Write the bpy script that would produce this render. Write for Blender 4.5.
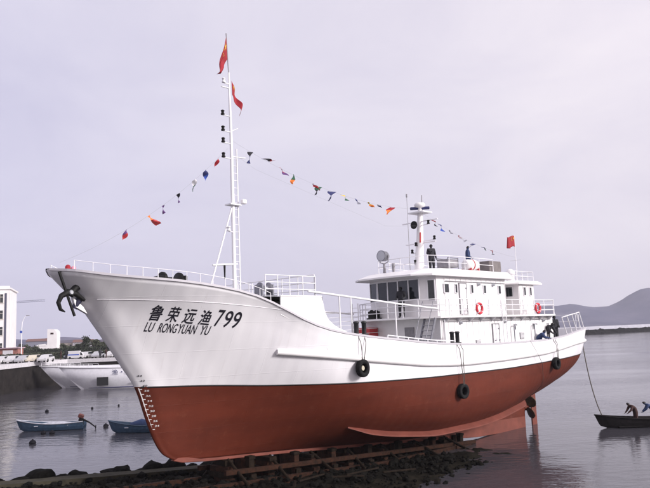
import bpy, bmesh, math, random
import numpy as np
from mathutils import Vector, Matrix, noise as mnoise

for o in list(bpy.data.objects): bpy.data.objects.remove(o)
scn = bpy.context.scene
COL = scn.collection
R = math.radians
random.seed(7)

# ------------------------------------------------------------------ camera
CAM_H = 6.8
FPX = 690.0
pitch = math.atan((333.3 - 244.0) / FPX); roll = R(2.2)
fw = Vector((0, math.cos(pitch), math.sin(pitch)))
r0 = Vector((1, 0, 0)); u0 = Vector((0, -math.sin(pitch), math.cos(pitch)))
up = u0 * math.cos(roll) + r0 * math.sin(roll)
rt = r0 * math.cos(roll) - u0 * math.sin(roll)
cd = bpy.data.cameras.new('camera'); cam = bpy.data.objects.new('camera', cd); COL.objects.link(cam)
m = Matrix.Identity(4)
for i in range(3):
    m[i][0] = rt[i]; m[i][1] = up[i]; m[i][2] = -fw[i]
m[2][3] = CAM_H
cam.matrix_world = m
cd.sensor_width = 36; cd.lens = FPX / 650 * 36
cd.clip_start = 0.5; cd.clip_end = 20000
scn.camera = cam

# ------------------------------------------------------------------ sky, sun, exposure
SUN_EL, SUN_AZ = 22.0, 116.0          # azimuth clockwise from +Y (view direction)
w = bpy.data.worlds.new('World'); scn.world = w; w.use_nodes = True
nt = w.node_tree; nt.nodes.clear()
out = nt.nodes.new('ShaderNodeOutputWorld'); bg = nt.nodes.new('ShaderNodeBackground')
sky = nt.nodes.new('ShaderNodeTexSky'); sky.sky_type = 'NISHITA'; sky.sun_disc = False
sky.sun_elevation = R(SUN_EL); sky.sun_rotation = R(SUN_AZ)
sky.dust_density = 3.0
skm = nt.nodes.new('ShaderNodeMix'); skm.data_type = 'RGBA'; skm.blend_type = 'MULTIPLY'
skm.inputs['Factor'].default_value = 1.0
nt.links.new(sky.outputs[0], skm.inputs['A']); skm.inputs['B'].default_value = (.09, .09, .09, 1)
tc = nt.nodes.new('ShaderNodeTexCoord'); mp = nt.nodes.new('ShaderNodeMapping')
mp.inputs['Scale'].default_value = (1.0, 1.0, 2.6)
n1 = nt.nodes.new('ShaderNodeTexNoise'); n1.inputs['Scale'].default_value = 2.2; n1.inputs['Detail'].default_value = 6
n1.inputs['Roughness'].default_value = .55; n1.inputs['Distortion'].default_value = .5
cr = nt.nodes.new('ShaderNodeValToRGB')
cr.color_ramp.elements[0].position = .34; cr.color_ramp.elements[0].color = (.675, .645, .748, 1)
cr.color_ramp.elements[1].position = .68; cr.color_ramp.elements[1].color = (.81, .77, .835, 1)
# thin cloud glows towards the veiled sun and turns lavender away from it
vd = nt.nodes.new('ShaderNodeVectorMath'); vd.operation = 'DOT_PRODUCT'
vd.inputs[1].default_value = (math.sin(R(SUN_AZ)) * math.cos(R(SUN_EL)), math.cos(R(SUN_AZ)) * math.cos(R(SUN_EL)), math.sin(R(SUN_EL)))
gl = nt.nodes.new('ShaderNodeValToRGB'); gl.color_ramp.interpolation = 'LINEAR'
mr = nt.nodes.new('ShaderNodeMapRange'); mr.inputs['From Min'].default_value = -1; mr.inputs['From Max'].default_value = 1
e0 = gl.color_ramp.elements; e0[0].position = 0.0; e0[0].color = (.80, .82, .99, 1); e0[1].position = 1.0; e0[1].color = (1.7, 1.62, 1.5, 1)
for ps, c_ in ((.14, (.86, .88, 1.03, 1)), (.34, (1.03, 1.03, 1.08, 1)), (.52, (1.17, 1.15, 1.14, 1)), (.75, (1.34, 1.30, 1.25, 1))):
    el_ = e0.new(ps); el_.color = c_
gm = nt.nodes.new('ShaderNodeMix'); gm.data_type = 'RGBA'; gm.blend_type = 'MULTIPLY'; gm.inputs['Factor'].default_value = 1.0
nt.links.new(tc.outputs['Generated'], vd.inputs[0]); nt.links.new(vd.outputs['Value'], mr.inputs['Value']); nt.links.new(mr.outputs[0], gl.inputs[0])
nt.links.new(cr.outputs[0], gm.inputs['A']); nt.links.new(gl.outputs[0], gm.inputs['B'])
mx = nt.nodes.new('ShaderNodeMix'); mx.data_type = 'RGBA'; mx.inputs['Factor'].default_value = .94
nt.links.new(tc.outputs['Generated'], mp.inputs['Vector']); nt.links.new(mp.outputs[0], n1.inputs['Vector'])
nt.links.new(n1.outputs['Fac'], cr.inputs[0])
nt.links.new(skm.outputs['Result'], mx.inputs['A']); nt.links.new(gm.outputs['Result'], mx.inputs['B'])
nt.links.new(mx.outputs['Result'], bg.inputs['Color']); bg.inputs['Strength'].default_value = 1.0
nt.links.new(bg.outputs[0], out.inputs['Surface'])
sd = bpy.data.lights.new('sun', 'SUN'); sun = bpy.data.objects.new('sun', sd); COL.objects.link(sun)
sd.energy = 3.8; sd.angle = R(14); sd.color = (1.0, .965, .94)
sv = Vector((math.sin(R(SUN_AZ)) * math.cos(R(SUN_EL)), math.cos(R(SUN_AZ)) * math.cos(R(SUN_EL)), math.sin(R(SUN_EL))))
sun.rotation_euler = (-sv).to_track_quat('-Z', 'Y').to_euler()
sun.location = (60, -20, 80)
scn.view_settings.view_transform = 'Standard'; scn.view_settings.look = 'None'
scn.view_settings.exposure = 0.07; scn.view_settings.gamma = 1.0; scn.view_settings.use_curve_mapping = False

# ------------------------------------------------------------------ materials
MATS = {}
def mat(name, col, rough=.5, metal=0.0, var=0.0, vscale=3.0, bump=0.0, bscale=20.0, col2=None, spec=.5, stretch=None, coat=0.0):
    if name in MATS: return MATS[name]
    m = bpy.data.materials.new(name); m.use_nodes = True
    t = m.node_tree; b = t.nodes['Principled BSDF']
    b.inputs['Roughness'].default_value = rough; b.inputs['Metallic'].default_value = metal
    b.inputs['Specular IOR Level'].default_value = spec
    if coat: b.inputs['Coat Weight'].default_value = coat
    c = (*col, 1)
    if var or col2 or bump:
        tcn = t.nodes.new('ShaderNodeTexCoord'); mpn = t.nodes.new('ShaderNodeMapping')
        if stretch: mpn.inputs['Scale'].default_value = stretch
        t.links.new(tcn.outputs['Object'], mpn.inputs['Vector'])
    if var or col2:
        nz = t.nodes.new('ShaderNodeTexNoise'); nz.inputs['Scale'].default_value = vscale; nz.inputs['Detail'].default_value = 6
        nz.inputs['Roughness'].default_value = .6
        rp = t.nodes.new('ShaderNodeValToRGB')
        rp.color_ramp.elements[0].position = .35; rp.color_ramp.elements[1].position = .68
        if col2: a, bb = col, col2
        else: a = tuple(x * (1 - var) for x in col); bb = tuple(min(1, x * (1 + var)) for x in col)
        rp.color_ramp.elements[0].color = (*a, 1); rp.color_ramp.elements[1].color = (*bb, 1)
        t.links.new(mpn.outputs[0], nz.inputs['Vector']); t.links.new(nz.outputs['Fac'], rp.inputs[0])
        t.links.new(rp.outputs[0], b.inputs['Base Color'])
    else:
        b.inputs['Base Color'].default_value = c
    if bump:
        nb = t.nodes.new('ShaderNodeTexNoise'); nb.inputs['Scale'].default_value = bscale; nb.inputs['Detail'].default_value = 5
        bp = t.nodes.new('ShaderNodeBump'); bp.inputs['Strength'].default_value = bump; bp.inputs['Distance'].default_value = .05
        t.links.new(mpn.outputs[0], nb.inputs['Vector']); t.links.new(nb.outputs['Fac'], bp.inputs['Height'])
        t.links.new(bp.outputs[0], b.inputs['Normal'])
    m.diffuse_color = c
    MATS[name] = m
    return m

WHITE = mat('white_paint', (.80, .78, .79), .38, var=.05, vscale=1.3, bump=.05, bscale=1.2)
WHITE2 = mat('white_rail_paint', (.78, .77, .80), .4)
DECKP = mat('deck_paint', (.22, .24, .23), .7, var=.2, vscale=2)
BLACK = mat('black_paint', (.012, .012, .014), .5)
IRON = mat('black_iron', (.008, .0075, .008), .6, spec=.25, var=.4, vscale=9)
STEEL = mat('grey_steel', (.22, .22, .25), .45, metal=.6, var=.2, vscale=6)
GREYP = mat('grey_paint', (.26, .25, .27), .55, var=.15, vscale=5)
REDP = mat('red_paint', (.42, .03, .035), .5, var=.15, vscale=4)
RED = mat('flag_red', (.30, .008, .018), .75, var=.08, vscale=5)
YEL = mat('flag_yellow', (.75, .5, .04), .75)
NAVY = mat('flag_navy', (.02, .025, .11), .75)
GRN = mat('flag_green', (.02, .09, .05), .75)
ORG = mat('flag_orange', (.7, .18, .03), .75)
PURP = mat('flag_purple', (.10, .04, .16), .75)
FBLK = mat('flag_black', (.012, .012, .02), .75)
FWHT = mat('flag_white', (.7, .68, .72), .75)
FBLU = mat('flag_blue', (.03, .07, .35), .75)
FGRY = mat('flag_grey', (.25, .25, .3), .75)
ROPE = mat('rope', (.10, .09, .08), .9, var=.3, vscale=30)
RUBBER = mat('tyre_rubber', (.009, .009, .010), .8, spec=.2, var=.3, vscale=12, bump=.2)
WOOD = mat('weathered_timber', (.015, .010, .007), .9, spec=.1, var=.4, vscale=6, bump=.4, bscale=14, stretch=(1, 1, .3))  # darkened so the colour itself holds the hull's shade over the cradle
RUST = mat('rusty_steel', (.040, .016, .009), .9, spec=.15, col2=(.013, .007, .005), vscale=5, bump=.3, bscale=18)  # rust tones, also darkened to carry the shade under the hull
GLASS = mat('dark_window_glass', (.014, .018, .022), .07, spec=.7)
LAMPG = mat('lamp_glass', (.45, .46, .5), .12, spec=.8)
SKIN = mat('skin', (.38, .22, .15), .55)
HAIR = mat('black_hair', (.012, .01, .01), .6)
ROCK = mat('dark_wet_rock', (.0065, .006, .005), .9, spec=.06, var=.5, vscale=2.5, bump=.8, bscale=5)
CONC = mat('concrete', (.30, .29, .28), .85, var=.2, vscale=1.2, bump=.2, bscale=8)

def hull_mat():
    m = mat('red_antifouling', (.124, .024, .012), .62, spec=.22, col2=(.086, .017, .009), vscale=1.0, bump=.07, bscale=2.0, stretch=(.25, .25, 1.2))
    t = m.node_tree; b = t.nodes['Principled BSDF']; bp = [n for n in t.nodes if n.type == 'BUMP'][0]; tcn = [n for n in t.nodes if n.type == 'TEX_COORD'][0]
    plating(t, tcn, bp, b)
    # pale scuffs and salt bloom scattered over the antifouling
    L = t.links.new; n = t.nodes.new('ShaderNodeTexNoise'); n.inputs['Scale'].default_value = 2.6; n.inputs['Detail'].default_value = 9; n.inputs['Roughness'].default_value = .7
    L(tcn.outputs['Object'], n.inputs['Vector']); rp = t.nodes.new('ShaderNodeValToRGB'); rp.color_ramp.elements[0].position = .56; rp.color_ramp.elements[0].color = (0, 0, 0, 1)
    rp.color_ramp.elements[1].position = .76; rp.color_ramp.elements[1].color = (.4, .4, .4, 1); L(n.outputs['Fac'], rp.inputs[0])
    src = b.inputs['Base Color'].links[0].from_socket; mx_ = t.nodes.new('ShaderNodeMix'); mx_.data_type = 'RGBA'; L(rp.outputs[0], mx_.inputs['Factor']); L(src, mx_.inputs['A'])
    mx_.inputs['B'].default_value = (.19, .058, .034, 1); L(mx_.outputs['Result'], b.inputs['Base Color'])
    return m

KRED = mat('light_red_keel_paint', (.17, .048, .034), .6, spec=.3, var=.15, vscale=1.5)

def plating(t, tcn, first, b, seam=.35):
    L = t.links.new
    sp = t.nodes.new('ShaderNodeSeparateXYZ'); cb = t.nodes.new('ShaderNodeCombineXYZ'); L(tcn.outputs['Object'], sp.inputs[0]); L(sp.outputs['X'], cb.inputs['X']); L(sp.outputs['Z'], cb.inputs['Y'])
    bk = t.nodes.new('ShaderNodeTexBrick'); bk.inputs['Scale'].default_value = 1.0; bk.inputs['Brick Width'].default_value = 3.1; bk.inputs['Row Height'].default_value = 1.05
    bk.inputs['Mortar Size'].default_value = .012; bk.inputs['Mortar Smooth'].default_value = .6
    bk.inputs['Color1'].default_value = (0, 0, 0, 1); bk.inputs['Color2'].default_value = (0, 0, 0, 1); bk.inputs['Mortar'].default_value = (1, 1, 1, 1); L(cb.outputs[0], bk.inputs['Vector'])
    b2 = t.nodes.new('ShaderNodeBump'); b2.inputs['Strength'].default_value = seam; b2.inputs['Distance'].default_value = .012
    L(bk.outputs['Color'], b2.inputs['Height']); L(first.outputs[0], b2.inputs['Normal'])
    wv = t.nodes.new('ShaderNodeTexWave'); wv.bands_direction = 'X'; wv.inputs['Scale'].default_value = .52; wv.inputs['Distortion'].default_value = 1.2; wv.inputs['Detail'].default_value = 1
    L(tcn.outputs['Object'], wv.inputs['Vector'])
    b3 = t.nodes.new('ShaderNodeBump'); b3.inputs['Strength'].default_value = .10; b3.inputs['Distance'].default_value = .05
    L(wv.outputs['Fac'], b3.inputs['Height']); L(b2.outputs[0], b3.inputs['Normal']); L(b3.outputs[0], b.inputs['Normal'])
def topside_mat():
    m = bpy.data.materials.new('white_hull_paint'); m.use_nodes = True
    t = m.node_tree; b = t.nodes['Principled BSDF']
    b.inputs['Roughness'].default_value = .36
    tcn = t.nodes.new('ShaderNodeTexCoord'); L = t.links.new
    n = t.nodes.new('ShaderNodeTexNoise'); n.inputs['Scale'].default_value = .8; n.inputs['Detail'].default_value = 5
    mp_ = t.nodes.new('ShaderNodeMapping'); mp_.inputs['Scale'].default_value = (1.6, .5, .35)
    L(tcn.outputs['Object'], mp_.inputs['Vector']); L(mp_.outputs[0], n.inputs['Vector'])
    rp = t.nodes.new('ShaderNodeValToRGB')
    rp.color_ramp.elements[0].position = .3; rp.color_ramp.elements[0].color = (.77, .75, .79, 1)
    rp.color_ramp.elements[1].position = .7; rp.color_ramp.elements[1].color = (.85, .83, .86, 1)
    L(n.outputs['Fac'], rp.inputs[0])
    # faint weather streaks running down
    n2 = t.nodes.new('ShaderNodeTexNoise'); n2.inputs['Scale'].default_value = 3.2; n2.inputs['Detail'].default_value = 7
    mp2 = t.nodes.new('ShaderNodeMapping'); mp2.inputs['Scale'].default_value = (2.6, .4, .12)
    L(tcn.outputs['Object'], mp2.inputs['Vector']); L(mp2.outputs[0], n2.inputs['Vector'])
    rp2 = t.nodes.new('ShaderNodeValToRGB')
    rp2.color_ramp.elements[0].position = .60; rp2.color_ramp.elements[0].color = (0, 0, 0, 1)
    rp2.color_ramp.elements[1].position = .80; rp2.color_ramp.elements[1].color = (.30, .30, .30, 1)
    L(n2.outputs['Fac'], rp2.inputs[0])
    mx_ = t.nodes.new('ShaderNodeMix'); mx_.data_type = 'RGBA'
    L(rp2.outputs[0], mx_.inputs['Factor']); L(rp.outputs[0], mx_.inputs['A']); mx_.inputs['B'].default_value = (.58, .53, .54, 1)
    L(mx_.outputs['Result'], b.inputs['Base Color'])
    nb = t.nodes.new('ShaderNodeTexNoise'); nb.inputs['Scale'].default_value = 1.1; nb.inputs['Detail'].default_value = 2
    mp3 = t.nodes.new('ShaderNodeMapping'); mp3.inputs['Scale'].default_value = (1.4, .5, .5)
    L(tcn.outputs['Object'], mp3.inputs['Vector']); L(mp3.outputs[0], nb.inputs['Vector'])
    bp = t.nodes.new('ShaderNodeBump'); bp.inputs['Strength'].default_value = .22; bp.inputs['Distance'].default_value = .06
    L(nb.outputs['Fac'], bp.inputs['Height']); plating(t, tcn, bp, b)
    MATS['white_hull_paint'] = m
    return m
HWHITE = topside_mat()

HRED = hull_mat()

# ------------------------------------------------------------------ mesh builder
class MB:
    def __init__(s): s.v = []; s.f = []; s.sm = []
    def add(s, vs, fs, smooth=False):
        k = len(s.v); s.v += [tuple(p) for p in vs]
        s.f += [tuple(i + k for i in f) for f in fs]; s.sm += [smooth] * len(fs)
        return s
    def hexa(s, p):            # 8 points: bottom 4 ccw, top 4 ccw
        return s.add(p, [(3, 2, 1, 0), (4, 5, 6, 7), (0, 1, 5, 4), (1, 2, 6, 5), (2, 3, 7, 6), (3, 0, 4, 7)])
    def box(s, c, d, rz=0.0, M=None):
        hx, hy, hz = d[0] / 2, d[1] / 2, d[2] / 2
        pts = [Vector((x, y, z)) for z in (-hz, hz) for x, y in ((-hx, -hy), (hx, -hy), (hx, hy), (-hx, hy))]
        Mx = M if M is not None else Matrix.Rotation(rz, 3, 'Z')
        return s.hexa([Mx @ p + Vector(c) for p in pts])
    def bx(s, a, b):
        return s.box([(x + y) / 2 for x, y in zip(a, b)], [abs(y - x) for x, y in zip(a, b)])
    def tube(s, pts, r, n=8, cap=True):
        pts = [Vector(p) for p in pts]; k = len(pts)
        rr = r if isinstance(r, (list, tuple)) else [r] * k
        rings = []; prev = None
        for i, p in enumerate(pts):
            d = (pts[min(i + 1, k - 1)] - pts[max(i - 1, 0)])
            if d.length < 1e-9: d = Vector((0, 0, 1))
            d.normalize()
            if prev is None:
                a = Vector((0, 0, 1)) if abs(d.z) < .9 else Vector((1, 0, 0))
                x = d.cross(a).normalized()
            else:
                x = (prev - d * prev.dot(d)).normalized()
            prev = x; y = d.cross(x)
            rings.append([p + (x * math.cos(2 * math.pi * j / n) + y * math.sin(2 * math.pi * j / n)) * rr[i] for j in range(n)])
        vs = [q for rg in rings for q in rg]; fs = []
        for i in range(k - 1):
            for j in range(n):
                fs.append((i * n + j, i * n + (j + 1) % n, (i + 1) * n + (j + 1) % n, (i + 1) * n + j))
        s.add(vs, fs, True)
        if cap: s.add(rings[0], [tuple(range(n))[::-1]]); s.add(rings[-1], [tuple(range(n))])
        return s
    def lathe(s, prof, c=(0, 0, 0), axis='z', n=16, M=None):   # prof: (r, h)
        vs = []; fs = []
        for r_, h in prof:
            for j in range(n):
                a = 2 * math.pi * j / n
                p = Vector((r_ * math.cos(a), r_ * math.sin(a), h))
                if axis == 'x': p = Vector((p.z, p.x, p.y))
                if axis == 'y': p = Vector((p.x, p.z, p.y))
                if M is not None: p = M @ p
                vs.append(p + Vector(c))
        for i in range(len(prof) - 1):
            for j in range(n):
                fs.append((i * n + j, i * n + (j + 1) % n, (i + 1) * n + (j + 1) % n, (i + 1) * n + j))
        s.add(vs, fs, True)
        k = len(prof)
        if prof[0][0] > 1e-4: s.add(vs[:n], [tuple(range(n))[::-1]])
        if prof[-1][0] > 1e-4: s.add(vs[(k - 1) * n:], [tuple(range(n))])
        return s
    def prism(s, poly, lo, hi, axis='z'):   # poly 2D extruded
        k = len(poly)
        def P(p, h):
            return (p[0], p[1], h) if axis == 'z' else ((p[0], h, p[1]) if axis == 'y' else (h, p[0], p[1]))
        vs = [P(p, lo) for p in poly] + [P(p, hi) for p in poly]
        fs = [tuple(range(k))[::-1], tuple(range(k, 2 * k))] + [(i, (i + 1) % k, (i + 1) % k + k, i + k) for i in range(k)]
        return s.add(vs, fs)
    def loft(s, rings, cap=True, smooth=False):
        n = len(rings[0]); vs = [p for r_ in rings for p in r_]; fs = []
        for i in range(len(rings) - 1):
            for j in range(n):
                fs.append((i * n + j, i * n + (j + 1) % n, (i + 1) * n + (j + 1) % n, (i + 1) * n + j))
        s.add(vs, fs, smooth)
        if cap: s.add(rings[0], [tuple(range(n))[::-1]]); s.add(rings[-1], [tuple(range(n))])
        return s
    def grid(s, rows, smooth=True):
        n = len(rows[0]); vs = [p for r_ in rows for p in r_]; fs = []
        for i in range(len(rows) - 1):
            for j in range(n - 1):
                fs.append((i * n + j, i * n + j + 1, (i + 1) * n + j + 1, (i + 1) * n + j))
        return s.add(vs, fs, smooth)
    def mesh(s, name, mt, bevel=0.0, weld=False, fixn=True):
        me = bpy.data.meshes.new(name); me.from_pydata(s.v, [], s.f)
        if isinstance(mt, (list, tuple)):
            for q in mt: me.materials.append(q)
        else: me.materials.append(mt)
        me.polygons.foreach_set('use_smooth', s.sm)
        bm = bmesh.new(); bm.from_mesh(me)
        if weld: bmesh.ops.remove_doubles(bm, verts=bm.verts, dist=1e-4)
        if bevel:
            eds = [e for e in bm.edges if len(e.link_faces) == 2 and e.calc_face_angle(0) > .6]
            if eds: bmesh.ops.bevel(bm, geom=eds, offset=bevel, segments=1, affect='EDGES', clamp_overlap=True)
        if fixn: bmesh.ops.recalc_face_normals(bm, faces=bm.faces)
        bm.to_mesh(me); bm.free(); me.update()
        return me
    def build(s, name, mt, parent=None, bevel=0.0, weld=False, fixn=True):
        o = bpy.data.objects.new(name, s.mesh(name, mt, bevel, weld, fixn)); COL.objects.link(o)
        if parent: o.parent = parent
        return o

def tag(o, label=None, cat=None, group=None, kind=None):
    if label: o['label'] = label
    if cat: o['category'] = cat
    if group: o['group'] = group
    if kind: o['kind'] = kind
    return o
def empty(name, loc=(0, 0, 0), rz=0.0, label=None, cat=None, group=None):
    o = bpy.data.objects.new(name, None); COL.objects.link(o)
    o.empty_display_size = .3; o.location = loc; o.rotation_euler = (0, 0, rz)
    return tag(o, label, cat, group)
def shared(name, me, parent, loc=(0, 0, 0), rot=(0, 0, 0), scale=(1, 1, 1)):
    o = bpy.data.objects.new(name, me); COL.objects.link(o)
    o.parent = parent; o.location = loc; o.rotation_euler = rot; o.scale = scale
    return o

# ------------------------------------------------------------------ ship frame: x = bow, y = port, z = up
SHO = Vector((13.06, 48.18, 0)); SHR = math.atan2(-.70944, -.70477)
SROT = Matrix.Rotation(SHR, 3, 'Z')
def SW(u, v, w_): return SROT @ Vector((u, v, w_)) + SHO
def pchip(xs, ys):
    xs = np.array(xs, float); ys = np.array(ys, float)
    h = np.diff(xs); d = np.diff(ys) / h; mm = np.zeros(len(xs))
    mm[0] = d[0]; mm[-1] = d[-1]
    for i in range(1, len(xs) - 1):
        if d[i - 1] * d[i] > 0:
            w1 = 2 * h[i] + h[i - 1]; w2 = h[i] + 2 * h[i - 1]
            mm[i] = (w1 + w2) / (w1 / d[i - 1] + w2 / d[i])
    def f(x):
        x = min(max(x, xs[0]), xs[-1]); i = int(min(max(np.searchsorted(xs, x) - 1, 0), len(xs) - 2))
        t = (x - xs[i]) / h[i]
        return float((2*t**3-3*t**2+1)*ys[i] + (t**3-2*t**2+t)*h[i]*mm[i] + (-2*t**3+3*t**2)*ys[i+1] + (t**3-t**2)*h[i]*mm[i+1])
    return f
SHEER = pchip([-5.6,-2.9,.5,3.9,8.5,14.2,17.4,20.9,22.1,23.3,24.4,25.7,26.6,28.4,31.3,32.86],
              [6.5,6.28,5.97,5.85,5.85,6.06,6.35,6.73,6.94,7.29,7.76,8.30,8.55,8.86,9.18,9.46])
KEELB = pchip([-4.9,-4,-2.5,-1,.5,3,6,9,12,18,22,27.56], [4.2,3.5,2.75,2.25,1.85,1.3,.95,.75,.82,1.25,1.58,1.94])
STEMW = [1.94,2.26,2.77,3.7,4.97,5.85,6.68,7.52,8.2,8.78,9.46]
STEMU = [27.56,28.11,28.47,28.87,29.34,29.94,30.52,31.13,31.64,32.22,32.86]
UB = pchip([(a - 1.94) / 7.52 for a in STEMW], STEMU)
BOOTU = pchip([-5.3,-1.5,3.7,8,14,20,24,27,30.3], [4.72,4.6,4.49,4.42,4.43,4.54,4.70,4.90,5.02])
BQ = pchip([0,.03,.08,.15,.3,.5,.65,.75,.82,.88,.93,.965,.985,1], [2.35,2.75,3.05,3.35,3.65,3.75,3.75,3.66,3.42,3.0,2.35,1.65,1.1,.10])
TT = [0,.06,.12,.2,.3,.45,.6,.75,.85,.93,1]
SEC = [(0,  [.30,.62,.74,.82,.88,.93,.96,.98,.99,.995,1]),
       (.1, [.10,.34,.48,.62,.74,.86,.93,.97,.99,.995,1]),
       (.2, [.05,.22,.36,.52,.68,.84,.93,.97,.99,.995,1]),
       (.35,[.05,.32,.52,.70,.83,.93,.97,.99,1,1,1]),
       (.55,[.05,.40,.62,.78,.89,.96,.985,.995,1,1,1]),
       (.7, [.05,.28,.45,.62,.76,.88,.94,.97,.985,.99,1]),
       (.8, [.05,.18,.30,.43,.57,.72,.82,.885,.92,.95,1]),
       (.9, [.06,.14,.21,.29,.39,.52,.64,.76,.845,.92,1]),
       (.97,[.08,.13,.18,.24,.31,.41,.51,.64,.755,.87,1]),
       (1,  [.08,.13,.18,.24,.31,.41,.51,.64,.755,.87,1])]
SECF = [(q, pchip(TT, ys)) for q, ys in SEC]
def hull_uv(q, w_):
    S = SHEER(-5.6 + 38.46 * q); K = KEELB(-4.9 + 32.46 * q)
    t = min(max((w_ - K) / (S - K), 0), 1)
    us = -4.9 - .7 * t
    u = us + (UB(t) - us) * q
    for i in range(len(SECF) - 1):
        if q <= SECF[i + 1][0]: break
    a = (q - SECF[i][0]) / (SECF[i + 1][0] - SECF[i][0])
    fr = SECF[i][1](t) * (1 - a) + SECF[i + 1][1](t) * a
    return u, max(BQ(q) * fr, .05)
def hull_at(u, w_):          # half breadth at (u, w)
    lo, hi = 0.0, 1.0
    for _ in range(30):
        mid = (lo + hi) / 2
        if hull_uv(mid, w_)[0] < u: lo = mid
        else: hi = mid
    return hull_uv(lo, w_)[1]
def q_of(u, w_):
    lo, hi = 0.0, 1.0
    for _ in range(30):
        mid = (lo + hi) / 2
        if hull_uv(mid, w_)[0] < u: lo = mid
        else: hi = mid
    return lo
#=====HULLEND

# ------------------------------------------------------------------ setting: water
def water_mat():
    m = bpy.data.materials.new('harbour_water'); m.use_nodes = True
    t = m.node_tree; b = t.nodes['Principled BSDF']; L = t.links.new
    b.inputs['Base Color'].default_value = (.055, .053, .064, 1); b.inputs['IOR'].default_value = 1.33
    b.inputs['Roughness'].default_value = .07
    tcn = t.nodes.new('ShaderNodeTexCoord')
    def nz(scale, det, mapscale=(1, 1, 1), rot=0):
        mpp = t.nodes.new('ShaderNodeMapping'); mpp.inputs['Scale'].default_value = mapscale; mpp.inputs['Rotation'].default_value = (0, 0, rot)
        n = t.nodes.new('ShaderNodeTexNoise'); n.inputs['Scale'].default_value = scale; n.inputs['Detail'].default_value = det
        L(tcn.outputs['Object'], mpp.inputs['Vector']); L(mpp.outputs[0], n.inputs['Vector']); return n
    a = nz(1.5, 4, (.7, 1.5, 1), .3); c = nz(.25, 3, (.6, 1.3, 1), -.2); big = nz(.03, 4, (.5, 1.6, 1), .35)
    ad = t.nodes.new('ShaderNodeMath'); ad.operation = 'MULTIPLY_ADD'; L(c.outputs['Fac'], ad.inputs[0]); ad.inputs[1].default_value = 2.2; L(a.outputs['Fac'], ad.inputs[2])
    rp = t.nodes.new('ShaderNodeMapRange'); rp.inputs['From Min'].default_value = .35; rp.inputs['From Max'].default_value = .65
    rp.inputs['To Min'].default_value = .06; rp.inputs['To Max'].default_value = .55; L(big.outputs['Fac'], rp.inputs['Value'])
    bp = t.nodes.new('ShaderNodeBump'); bp.inputs['Distance'].default_value = .10
    L(rp.outputs[0], bp.inputs['Strength']); L(ad.outputs[0], bp.inputs['Height']); L(bp.outputs[0], b.inputs['Normal'])
    return m
mb = MB(); S_ = 9000
mb.add([(-S_, -300, 0), (S_, -300, 0), (S_, S_, 0), (-S_, S_, 0)], [(0, 1, 2, 3)])
tag(mb.build('water', water_mat()), kind='structure')

# slipway bed: a sloping ramp of rubble that runs down into the water under the ship
def fbm(x, y, s=1.0): return mnoise.fractal(Vector((x * s, y * s, 3.7)), 1.0, 2.0, 4)
def bed_z(u, v):
    z = .12 + .062 * (u - 16)
    if u < 16: z = .12 + .016 * (u - 16)
    if u < 9: z -= .14 * (9 - u)
    far = -3.2 - .17 * max(u - 20, 0) - .5 * max(0, min(20 - u, 6))
    if v > 4.0: z -= .22 * (v - 4.0)
    if v < far: z -= .75 * (far - v)
    return max(z, -1.6)
mb = MB(); rows = []
for i in range(0, 171):
    u = 2 + i * .28
    rows.append([(u, v, bed_z(u, v) + .16 * fbm(u, v, .9) + .07 * fbm(u + 9, v, 3.1)) for v in [-13 + j * .28 for j in range(97)]])
mb.grid(rows)
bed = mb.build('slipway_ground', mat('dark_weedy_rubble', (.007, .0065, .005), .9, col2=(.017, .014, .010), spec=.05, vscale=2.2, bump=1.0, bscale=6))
bed.location = SHO; bed.rotation_euler = (0, 0, SHR); tag(bed, kind='structure')

# hills
def hill(name, pts, depth, col, amp):
    """pts: (X, Y, height) ridge line; a ridge with slopes on both sides"""
    mb = MB(); rows = []
    prof = [(-1, 0), (-.8, .10), (-.55, .38), (-.3, .72), (-.12, .94), (0, 1), (.2, .9), (.55, .45), (1, -.02)]
    for i, (X, Y, hgt) in enumerate(pts):
        row = []
        for s_, k in prof:
            n_ = fbm(X / 90 + s_ * 3, Y / 90 + s_, 1.0) * amp * (1 if 0 < k < 1 else .35)
            row.append((X + s_ * 40, Y + s_ * depth, max(hgt * k + n_, -2)))
        rows.append(row)
    mb.grid(rows)
    return tag(mb.build(name, col), kind='structure')
HILLM = mat('haze_tinted_scrub', (.036, .040, .095), .95, spec=.1, col2=(.098, .092, .145), vscale=.012, bump=.6, bscale=.03)  # blue of the distance haze is mixed into the scrub colour
def dirx(px): return (px - 325) / FPX
# right-hand headland, ridge about 2.4 km out
prof = [(470,309),(500,308),(530,306.5),(555,306),(568,304),(580,306),(590,307.5),(604,306.5),(615,302),(625,297),(634,291),(642,288.5),(652,288),(670,287),(700,291),(740,297),(790,305),(840,312),(900,318)]
f1 = pchip([a for a, _ in prof], [b for _, b in prof]); pts = []
for px in range(470, 901, 6):
    Y = 2400.0; yh = 333.3 - (px - 325) * math.tan(roll)
    pts.append((dirx(px) * Y * 1.0, Y, CAM_H + (yh - f1(px)) / FPX * Y * 1.0))
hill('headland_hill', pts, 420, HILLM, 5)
# low distant hills on the left
pts = []
for px in range(-260, 210, 6):
    Y = 1500.0; yh = 333.3 - (px - 325) * math.tan(roll)
    hh = 3.5 + 3.0 * (math.sin(px * .045) + math.sin(px * .11 + 1)) * .6
    pts.append((dirx(px) * Y, Y, 8 + hh / FPX * Y))
hill('far_hills', pts, 200, HILLM, 1.2)

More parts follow.
